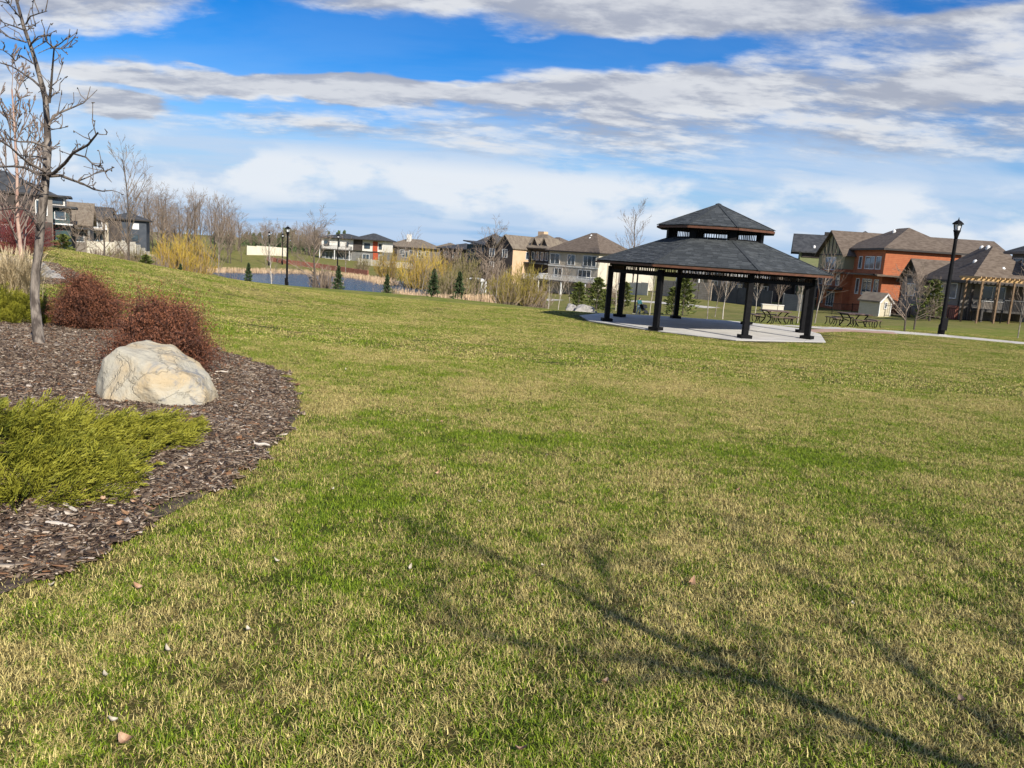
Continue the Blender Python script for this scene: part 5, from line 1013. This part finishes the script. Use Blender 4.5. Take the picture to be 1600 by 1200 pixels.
h.box('canopy_roof', -.1, 5.6, 3.0, 4.7, eh - 2.9, eh - 2.65, M_RDARK); h.deck(.2, 5.4, 2.8, 6.2, 2.5, -.5, True, M_TAUPE, M_WHITE); h.win('f', -.0, -2.1, eh - 2.1, 1.4, 1.6, 2); h.win('f', 0, -2.1, 2.2, 1.8, 1.6, 2)
# dark modern houses
a = anchor(757, 440, 172); h = House('dark_modern_house', a, -45, 'dark teal modern house with slanted roof and tall glass'); eh = P(757, 385, 172).z - a.z
h.wall(-6.5, 0, 0, 10, -1, eh, M_TEAL); mb = MB().prism([(-7.2, -.6), (.6, -.6), (.6, 10.6), (-7.2, 10.6)], eh, eh + .25); mb.v = [(x, y, z + (.9 if x < 0 else 0)) for x, y, z in mb.v]; mb.build('roof', M_RDARK, h.o)
h.box('parapet', -6.5, 0, .1, 9.9, eh, eh + .3, M_TEAL)
for zz_ in (eh - 2.4, eh - 4.9, eh - 7.2): h.win('f', 0, -2.0, zz_, 2.6, 2.1, 3, M_FRAMED); h.win('f', 0, -5.2, zz_, 1.4, 1.8, 1, M_FRAMED)
h.deck(-6.5, -3.6, -1.8, 0, eh - 5, -.5)
a = anchor(776, 442, 168); h = House('dark_gable_house', a, -45, 'narrow dark gabled house left of the brick house'); eh = P(776, 384, 168).z - a.z
h.wall(-4, 0, 0, 10, -1, eh, M_DARKS); h.gable(-4, 0, 0, 10, eh, 1.9, 'y', .4, M_RDARK, M_DARKS); h.win('f', 0, -2, eh - 2.4, 1.6, 1.8, 2); h.win('f', 0, -2, eh - 5, 1.6, 1.6, 2); h.win('r', 0, 1.6, eh - 2.4, .8, 1.5, 1)
a = anchor(726, 430, 190); h = House('low_dark_house', a, -40, 'low dark house at the left end of the dark row'); eh = P(726, 390, 190).z - a.z
h.wall(-9, 0, 0, 9, -1, eh, M_DARKS); h.hip(-9, 0, 0, 9, eh, 1.6, .7, M_RDARK); h.win('f', 0, -3, eh - 2.3, 2.6, 1.5, 2); h.win('f', 0, -6.6, eh - 2.3, 1.6, 1.5, 2)
a = anchor(760, 430, 200); h = House('peaked_roof_house', a, -45, 'house whose dark pyramid roof peaks over the dark gable'); eh = P(775, 388, 200).z - a.z; h.wall(-8, 2, 0, 10, -1, eh, M_GREYS); h.hip(-8, 2, 0, 10, eh, P(791, 366, 206).z - a.z - eh, .5, M_RDARK); h.win('f', 0, -3, eh - 2.2, 2, 1.6, 2)
a = anchor(712, 412, 262); h = House('distant_brown_house', a, -20, 'distant low brown roofed house beyond the olive shrubs'); h.wall(-9, 0, 0, 9, -1, 4.6, M_TAUPE); h.hip(-9, 0, 0, 9, 4.6, 2.2, .5, M_RTAN); h.win('f', 0, -5, 2.6, 2, 1.4, 2); h.win('f', 0, -2, 2.6, 2, 1.4, 2)
# brown hip roof house beyond the pond
a = anchor(672, 408, 232); h = House('brown_hip_house', a, -15, 'long brown roofed house with white chimney beyond the yellow willows'); eh = P(672, 389, 232).z - a.z
h.wall(-14.5, 0, 0, 10, -1, eh, M_TAUPE); h.hip(-14.5, 0, 0, 10, eh, P(640, 373, 236).z - a.z - eh, .7, M_RTAN); h.box('chimney', -9, -7.8, 3, 4, eh + 1.5, eh + 3.9, M_WHITES)
for u in (-12.5, -9, -6, -3.4, -1): h.win('f', 0, u, eh - 2.2, 1.4, 1.5, 1); 
h.win('f', 0, -8, .6, 2, 1.8, 2); h.win('f', 0, -3, .6, 2, 1.8, 2); h.box('dark_bay', -14.2, -10.6, -.4, -.01, 1.0, eh - .2, M_DARKS)
# white modern house beyond the pond
a = anchor(598, 412, 224); h = House('white_modern_house', a, -8, 'long white modern house with red panels and black roof across the pond'); eh = P(597, 377, 224).z - a.z
h.wall(-18.2, 0, 0, 9, -1, 3.2, M_GREYS); h.wall(-18.2, 0, -.5, 9, 3.2, eh, M_WHITES); h.hip(-18.2, -7, -.5, 9, eh, 1.5, .9, M_RDARK); h.hip(-8, 0, -1.4, 9, eh + .1, 2.0, .9, M_RDARK)
h.box('red_panel', -2.9, -1.5, -.62, -.52, 3.3, eh - .2, M_REDP); h.box('red_panel', -2.9, -1.5, -.14, -.02, .2, 2.9, M_REDP); h.box('dark_bay', -8.6, -6.0, -.7, -.52, 3.3, eh - .1, M_DARKS)
for u, w in ((-16.6, 1.6), (-4.6, 1.7), (-.7, .9), (-13, .6), (-10.4, .6)): h.win('f', -.5, u, 3.9, w, 1.5, 1, M_FRAMED)
for u, w in ((-16, 2.4), (-11.6, 4.4), (-5, 2), (-.7, 1)): h.win('f', 0, u, .4, w, 2.0, 2, M_WHITE)
h.deck(-18, -9, -2.4, 0, 3.15, -.5, True, M_WHITE)
# left group
a = anchor(84, 388, 100); h = House('dark_roof_house', a, 32, 'large taupe house with dark hip roof behind the bare tree at the left edge'); eh = P(80, 306, 100).z - a.z
h.wall(-14, 0, 0, 10, -1, eh, M_TAUPE); h.hip(-14, 0, 0, 10, eh, 2.8, .6, M_RDARK); h.box('dark_bay', -5.4, -2.2, -.35, -.01, 2.9, eh - .1, M_DARKS); h.box('dark_bay', -1.4, -.1, -.3, -.01, -.6, 3.2, M_DARKS)
for u, w in ((-11.5, 2.0), (-7.6, 2.2), (-1.2, 1.3)): h.win('f', 0, u, 4.0, w, 1.9, 2)
for u, w in ((-10, 3), (-5, 2.4)): h.win('f', 0, u, .5, w, 2.1, 2)
h.deck(-13.5, -7, -2.4, 0, 3.2, -.8, True, M_DECK, M_WHITE); h.box('chimney', -11, -9.8, 4, 5, eh + 1.5, eh + 3.3, M_DARKS)
a = anchor(110, 384, 114); h = House('teal_house', a, 28, 'teal modern house with flat stepped roofs right of the bare trunk'); z1 = P(110, 326, 114).z - a.z; z2 = P(110, 309, 114).z - a.z
h.wall(-6, 0, 0, 9, -1, z1, M_TEAL); h.box('roof', -6.8, .9, -1, 9.6, z1, z1 + .3, M_RDARK); h.wall(-5, -.6, 1.5, 8, z1 + .3, z2, M_WHITES); h.box('upper_roof', -5.8, .2, .6, 8.6, z2, z2 + .25, M_RDARK)
h.win('f', 0, -4.2, .8, 1.6, 2.6, 1); h.box('door', -2.9, -1.9, -.08, -.01, .1, 2.4, M_EAVE); h.win('f', 0, -1.2, 3.6, 1.4, 1.2, 1); h.win('f', 1.5, -1.6, z1 + .5, 1.6, z2 - z1 - .7, 1, M_FRAMED)
h.box('canopy_roof', -5.6, .4, -1.2, -.01, 2.9, 3.1, M_WHITE)
a = anchor(141, 388, 126); h = House('shingled_gable_house', a, 25, 'taupe house with long sloping roof beside the teal house'); z1 = P(141, 350, 126).z - a.z
h.wall(-5.5, 0, 0, 9, -1, z1, M_TAUPE); h.gable(-5.5, 0, 0, 9, z1, 3.2, 'x', .5, M_RTAN, M_TAUPE); h.win('f', 0, -3.6, .8, 1.6, 1.9, 2); h.win('f', 0, -1.4, .9, 1.2, 1.6, 1); h.box('porch_roof', -5.8, .6, -1.7, -.01, z1 - .9, z1 - .65, M_RDARK); h.box('porch_post', -.2, .1, -1.5, -1.2, -.5, z1 - .9, M_GREYS); h.box('porch_post', -5.4, -5.1, -1.5, -1.2, -.5, z1 - .9, M_GREYS)
a = anchor(229, 388, 148); h = House('slate_house', a, 22, 'slate blue house with tan wing and charcoal roof before the leafless wood'); z1 = P(228, 345, 148).z - a.z
h.wall(-6.3, 0, 0, 10, -1, z1, M_SLATE); h.wall(-12.5, -6.3, .4, 10, -1, z1 - .4, M_TAN); h.hip(-6.3, 0, 0, 10, z1, 1.4, .6, M_RDARK); h.gable(-13, -6.3, .4, 10, z1 - .3, 2.2, 'x', .5, M_RDARK, M_TAN)
h.win('f', 0, -1.8, z1 - 1.7, 1.1, 1.1, 1, M_FRAME, M_WHITE); h.win('f', 0, -2, 1, 1.4, 1.4, 1, M_FRAMED); h.box('wall_panel', -6.2, -4.2, -.12, -.01, .2, z1 - .2, M_DARKS)
for u in (-11, -8.2): h.win('f', .4, u, 3.2, 1.6, 1.4, 2); h.win('f', .4, u, .6, 1.6, 1.7, 2)
h.deck(-12, -6.6, -2.2, .4, 2.9, -.8, True, M_TAN, M_WHITE)

# ------------------------------------------------------------------ fences and walls
def fence(name, pts, hgt, m, label, cat, step=2.4, cap=None, post=True, th=.06):
    base = Vector((pts[0][0], pts[0][1], gz(pts[0][0], pts[0][1]))); root = empty(name, base, 0, label, cat)
    for i in range(len(pts) - 1):
        a = Vector((pts[i][0], pts[i][1], 0)); b = Vector((pts[i + 1][0], pts[i + 1][1], 0)); n = max(1, round((b - a).length / step))
        for k in range(n):
            p_ = a.lerp(b, k / n); q = a.lerp(b, (k + 1) / n); d = (q - p_).normalized(); p2 = p_ + d * .07; q2 = q - d * .07; z = min(gz(p_.x, p_.y), gz(q.x, q.y)); L = (q2 - p2).length; ang = math.atan2(d.y, d.x)
            M = Matrix.Translation(Vector((p2.x, p2.y, z)) - base) @ Matrix.Rotation(ang, 4, 'Z'); MB().box(0, L, -th / 2, th / 2, -.3, hgt, M).build('panel', m, root)
            if post: M = Matrix.Translation(Vector((p_.x, p_.y, z)) - base) @ Matrix.Rotation(ang, 4, 'Z'); MB().box(-.068, .068, -.08, .08, -.3, hgt + .1, M).build('post', cap or m, root)
    return root
fx = lambda *qs: [(gat(*q).x, gat(*q).y) for q in qs]
M_CF = mat('cream_fence', (.58, .53, .42), (.64, .59, .48), .5, .85); M_DKF = mat('dark_fence', (.05, .052, .055), (.07, .072, .075), 1, .8); M_RW = mat('red_retaining_block', (.24, .09, .06), (.33, .14, .10), 3, .9, lines=.3); M_BLOCK = mat('tan_block', (.33, .27, .21), (.42, .36, .29), 3, .9, lines=.3)
fence('garden_wall', fx((137, 116), (180, 120), (212, 126), (241, 136)), 2.3, M_CF, 'cream panel garden wall below the slate house', 'fence')
fence('garden_wall', fx((386, 208), (416, 212), (448, 214)), 2.2, M_CF, 'far cream wall beyond the pond grass bank', 'fence')
fence('retaining_wall', fx((418, 196), (452, 192), (500, 188), (540, 182), (575, 176)), 1.15, M_RW, 'long red block retaining wall above the far pond shore', 'wall', 3, None, False, .4)
fence('garden_wall', fx((966, 132), (990, 126), (1012, 122)), 2.0, M_CF, 'cream fence beside the tan house left of the gazebo opening', 'fence')
fence('garden_wall', fx((690, 182), (715, 178), (745, 172)), 1.8, M_CF, 'cream fence below the dark modern houses', 'fence')
fence('garden_wall', fx((762, 158), (790, 150), (806, 146)), 1.6, M_CF, 'cream fence beside the white arbour', 'fence')
fence('garden_wall', fx((560, 205), (600, 200), (650, 196)), 1.5, M_CF, 'cream wall half hidden by the yellow willows', 'fence')
fence('retaining_wall', fx((1034, 122), (1070, 116), (1112, 112)), 2.4, M_BLOCK, 'tan block retaining wall seen through the gazebo', 'wall', 3, None, False, .4)
fence('board_fence', fx((1112, 111), (1150, 107), (1205, 101)), 2.2, M_DKF, 'dark grey garden fence seen through the gazebo', 'fence')
fence('board_fence', fx((1222, 97), (1246, 95), (1268, 94)), 2.0, M_GREYS, 'grey garden fence left of the shed', 'fence')
def iron_fence(pts, label):
    base = Vector((pts[0][0], pts[0][1], gz(*pts[0]))); root = empty('iron_fence', base, 0, label, 'fence')
    for i in range(len(pts) - 1):
        a = Vector((*pts[i], 0)); b = Vector((*pts[i + 1], 0)); n = max(1, round((b - a).length / 2.4))
        for k in range(n):
            p_ = a.lerp(b, k / n); q = a.lerp(b, (k + 1) / n); zp = gz(p_.x, p_.y); zq = gz(q.x, q.y); P0 = Vector((p_.x, p_.y, zp)) - base; P1 = Vector((q.x, q.y, zq)) - base
            MB().box(P0.x - .035, P0.x + .035, P0.y - .035, P0.y + .035, P0.z - .2, P0.z + 1.3).build('post', M_BLACK, root); [MB().beam(P0 + Vector((0, 0, zr)), P1 + Vector((0, 0, zr)), .04).build('rail', M_BLACK, root) for zr in (1.2, .15)]
            mb = MB()
            for j in range(1, 16): r_ = P0.lerp(P1, j / 16); mb.box(r_.x - .01, r_.x + .01, r_.y - .01, r_.y + .01, r_.z + .1, r_.z + 1.25)
            tag(mb.build('picket', M_BLACK, root), kind='stuff')
iron_fence(fx((1270, 90), (1330, 87), (1352, 86)), 'black iron fence left of the cream shed'); iron_fence(fx((1374, 85), (1420, 82), (1480, 78.5), (1530, 76), (1596, 73)), 'black iron fence along the gardens from the shed to the right edge')
pl = empty('planter', gat(1206, 92), R(-5), 'low cream planter box beside the dark garden fence', 'planter'); MB().box(-1.2, 1.2, -.4, .4, -.1, .75).build('box', M_CF, pl); MB().box(-1.25, 1.25, -.45, .45, .752, .85).build('rim', M_WHITES, pl); MB().box(-1.1, 1.1, -.3, .3, .853, .88).build('soil', M_SOIL, pl)
# little white arbour
a = gat(742, 140); ar = empty('arbour', a, R(-20), 'small white framed arbour with grey panels beside the path', 'arbour')
for x in (-1.3, 1.3):
    for y in (0, 1.6): MB().box(x - .14, x + .14, y - .12, y + .12, -.2, 2.2).build('post', M_WHITE, ar)
mb = MB()
for i in range(10): t0 = math.pi * i / 10; t1 = math.pi * (i + 1) / 10; mb.beam((-1.45 * math.cos(t0), -.05, 2.2 + .5 * math.sin(t0)), (-1.45 * math.cos(t1), -.05, 2.2 + .5 * math.sin(t1)), 1.9, .16, Vector((0, 0, 1)))
mb.build('arched_roof', M_WHITE, ar); MB().box(-1.16, 1.16, 1.5, 1.58, .1, 2.2).build('back_panel', M_GREYS, ar); MB().box(-1.1, 1.1, .9, 1.4, .4, .5).build('seat', M_GREYS, ar)

# ------------------------------------------------------------------ lamp posts
def lamp(loc, H, label):
    root = empty('street_lamp', loc, 0, label, 'lamp post'); k = H / 6.0
    po = MB().lathe([(.17 * k, -.1), (.17 * k, .5 * k), (.13 * k, .56 * k), (.115 * k, .6 * k), (.085 * k, 4.9 * k), (.1 * k, 5.0 * k)], 12).build('post', M_BLACK, root, True)
    MB().box(-.15 * k, .15 * k, -.24 * k, -.15 * k, .25 * k, .9 * k).build('service_box', M_BLACK, po)
    MB().lathe([(.085 * k, 5.0 * k), (.10 * k, 5.12 * k), (.15 * k, 5.35 * k), (.19 * k, 5.44 * k)], 12).build('lamp_neck', M_BLACK, root, True)
    MB().lathe([(.125 * k, 5.45 * k), (.185 * k, 5.74 * k)], 6).build('lantern_glass', mat('frosted_glass', (.75, .77, .8), None, rough=.3), root)
    ca_ = MB()
    for j in range(6): a = j * math.pi / 3 + .1; ca_.beam((.15 * k * math.cos(a), .15 * k * math.sin(a), 5.42 * k), (.215 * k * math.cos(a), .215 * k * math.sin(a), 5.76 * k), .025 * k)
    ca_.build('lantern_cage', M_BLACK, root)
    MB().lathe([(.31 * k, 5.75 * k), (.3 * k, 5.79 * k), (.14 * k, 5.92 * k), (.07 * k, 5.95 * k), (.03 * k, 6.0 * k), (.015 * k, 6.1 * k)], 6).build('lamp_cap', M_BLACK, root)
    MB().box(-.22 * k, .22 * k, -.22 * k, .22 * k, -.1, .03).build('base_plate', M_CONC, root)
q = gat(1470, 42); lamp(q, (P(1498, 340, 42).z - q.z) * .985, 'black lantern street lamp standing by the path at the right')
q = gat(448, 66); lamp(q, (P(451, 352, 66).z - q.z) * .985, 'black street lamp in front of the pond')
q = gat(991, 84); lamp(q, 5.6, 'black lamp post behind the left side of the gazebo')
for px, Y, tp_, lab in ((420, 186, 362, 'thin distant lamp post left of the pond lamp'), (441, 190, 365, 'thin distant lamp post just left of the pond lamp'), (527, 186, 366, 'thin distant lamp post before the white house')): q = gat(px, Y); lamp(q, P(px, tp_, Y).z - q.z, lab)

# ------------------------------------------------------------------ picnic tables
M_TBL = mat('table_brown', (.10, .06, .045), (.14, .09, .065), 6, .6)
def scurve(mb, p0, p1, bulge, r=.03):
    pts = [Vector(p0).lerp(Vector(p1), t) + Vector(bulge) * math.sin(t * math.pi) for t in np.linspace(0, 1, 8)]; mb.tube(pts, [r] * 8, 6)
def picnic(loc, rz, label):
    root = empty('picnic_table', loc, rz, label, 'picnic table', 'picnic tables on the grass by the path')
    for i in range(6): MB().box(-.75, .75, -.72 + i * .242, -.72 + i * .242 + .225, .73, .78).build('top_plank', M_TBL, root)
    MB().box(-.6, -.52, -.68, .68, .68, .728).box(.52, .6, -.68, .68, .68, .728).build('top_frame', M_BLACK, root)
    for sx_ in (-1, 1):
        for sy in (-1, 1): mb = MB(); scurve(mb, (sx_ * .62, sy * .45, 0), (sx_ * .62, sy * .45, .69), (-sx_ * .22, 0, 0), .035); mb.build('leg', M_BLACK, root)
    for (cx, cy, L, W) in ((-1.25, 0, .36, 1.3), (1.25, 0, .36, 1.3), (0, -1.2, 1.3, .36), (0, 1.2, 1.3, .36)):
        st = MB().box(cx - L / 2, cx + L / 2, cy - W / 2, cy + W / 2, .43, .48).build('bench_seat', M_TBL, root); mb = MB()
        for sx_ in (-1, 1):
            for sy in (-1, 1): x, y = cx + sx_ * (L / 2 - .06), cy + sy * (W / 2 - .06); scurve(mb, (x + sx_ * .06, y, 0), (x, y, .43), (-sx_ * .06, 0, 0), .024)
        mb.build('bench_leg', M_BLACK, st); MB().beam((cx * .45, cy * .45, .3), (cx, cy, .36), .05).build('brace', M_BLACK, st)
for px, Y, rz, lab in ((1332, 46.5, R(6), 'dark picnic table with four benches right of the gazebo'), (1209, 47.5, R(4), 'dark picnic table seen behind the front gazebo post')): picnic(gat(px, Y, .02), rz, lab)

# ------------------------------------------------------------------ person with a stroller
q = gat(997, 80)
pr = empty('person', q, R(-60), 'person in teal jacket and light jeans pushing a dark stroller behind the gazebo', 'person')
def skin(name, verts, edges, radii, m, parent, sub=2):
    me = bpy.data.meshes.new(name); me.from_pydata(verts, edges, []); o = link(name, me, m, parent)
    sk = o.modifiers.new('skin', 'SKIN'); 
    for sv, r_ in zip(me.skin_vertices[0].data, radii): sv.radius = (r_, r_)
    me.skin_vertices[0].data[0].use_root = True; ss = o.modifiers.new('sub', 'SUBSURF'); ss.levels = sub; ss.render_levels = sub
    for p_ in me.polygons: p_.use_smooth = True
    return o
M_SKIN = mat('skin', (.48, .30, .22), None, rough=.6); M_JKT = mat('teal_jacket', (.02, .10, .12), (.03, .13, .15), 6, .8); M_JEAN = mat('light_jeans', (.28, .38, .50), (.34, .44, .56), 8, .85); M_HAIR = mat('dark_hair', (.02, .015, .012), None, rough=.6); M_SHOE = mat('pale_shoe', (.6, .58, .55), None, rough=.6)
bv = [(0, 0, .95), (0, 0, 1.12), (.02, 0, 1.35), (.04, 0, 1.48), (.06, 0, 1.56), (.07, 0, 1.68), (.03, .17, 1.40), (.12, .21, 1.15), (.34, .2, 1.04), (.42, .2, 1.04), (.03, -.17, 1.40), (.12, -.21, 1.15), (.34, -.2, 1.04), (.42, -.2, 1.04), (.0, .09, .9), (.1, .1, .5), (.06, .1, .08), (.2, .1, .04), (0, -.09, .9), (.02, -.1, .5), (-.16, -.1, .1), (-.04, -.1, .04)]
be = [(0, 1), (1, 2), (2, 3), (3, 4), (4, 5), (2, 6), (6, 7), (7, 8), (8, 9), (2, 10), (10, 11), (11, 12), (12, 13), (0, 14), (14, 15), (15, 16), (16, 17), (0, 18), (18, 19), (19, 20), (20, 21)]
brd = [.13, .13, .15, .07, .055, .1, .075, .055, .04, .035, .075, .055, .04, .035, .1, .07, .05, .045, .1, .07, .05, .045]
skin('body', bv, be, brd, M_SKIN, pr)
skin('jacket', [(0, 0, .86), (0, 0, 1.1), (.02, 0, 1.36), (.04, 0, 1.47), (.03, .17, 1.40), (.12, .21, 1.15), (.32, .2, 1.045), (.03, -.17, 1.40), (.12, -.21, 1.15), (.32, -.2, 1.045)], [(0, 1), (1, 2), (2, 3), (2, 4), (4, 5), (5, 6), (2, 7), (7, 8), (8, 9)], [.17, .165, .175, .09, .095, .075, .055, .095, .075, .055], M_JKT, pr)
skin('jeans', [(0, 0, .95), (0, .09, .88), (.1, .1, .5), (.06, .1, .12), (0, -.09, .88), (.02, -.1, .5), (-.16, -.1, .14)], [(0, 1), (1, 2), (2, 3), (0, 4), (4, 5), (5, 6)], [.155, .12, .085, .07, .12, .085, .07], M_JEAN, pr)
skin('hair', [(.04, 0, 1.72), (.02, 0, 1.64), (-.02, 0, 1.52)], [(0, 1), (1, 2)], [.115, .11, .06], M_HAIR, pr)
for x0, y0 in ((.1, .1), (-.13, -.1)): MB().box(x0 - .12, x0 + .16, y0 - .05, y0 + .05, 0, .09).build('shoe', M_SHOE, pr)
d = Vector((math.cos(R(-60)), math.sin(R(-60)), 0)); sq = q + d * .85; sq.z = gz(sq.x, sq.y); st = empty('stroller', sq, R(-60), 'dark baby stroller pushed by the person behind the gazebo', 'stroller'); M_ST = mat('stroller_fabric', (.012, .014, .02), None, rough=.8)
mb = MB()
for i in range(7):
    t0, t1 = R(i * 24), R(i * 24 + 24); mb.beam((-.12 + .34 * math.cos(t0), 0, .68 + .34 * math.sin(t0)), (-.12 + .34 * math.cos(t1), 0, .68 + .34 * math.sin(t1)), .5, .03, Vector((0, 0, 1)) if i not in (0, 7) else Vector((1, 0, 0)))
mb.build('hood', M_ST, st); MB().beam((-.3, 0, .75), (-.05, 0, .42), .46, .06).beam((-.05, 0, .42), (.3, 0, .45), .46, .06).beam((.3, 0, .45), (.45, 0, .22), .44, .05).build('seat', M_ST, st)
MB().beam((-.47, -.24, 1.02), (.4, -.24, .12), .03).beam((-.47, .24, 1.02), (.4, .24, .12), .03).beam((.05, -.24, .5), (-.35, -.24, .12), .03).beam((.05, .24, .5), (-.35, .24, .12), .03).beam((-.47, -.24, 1.02), (-.47, .24, 1.02), .035).build('frame', M_BLACK, st)
for x in (-.35, .4):
    for y in (-.27, .27): MB().tube([(x, y - .02, .12), (x, y + .02, .12)], [.12, .12], 14).build('wheel', M_BLACK, st)
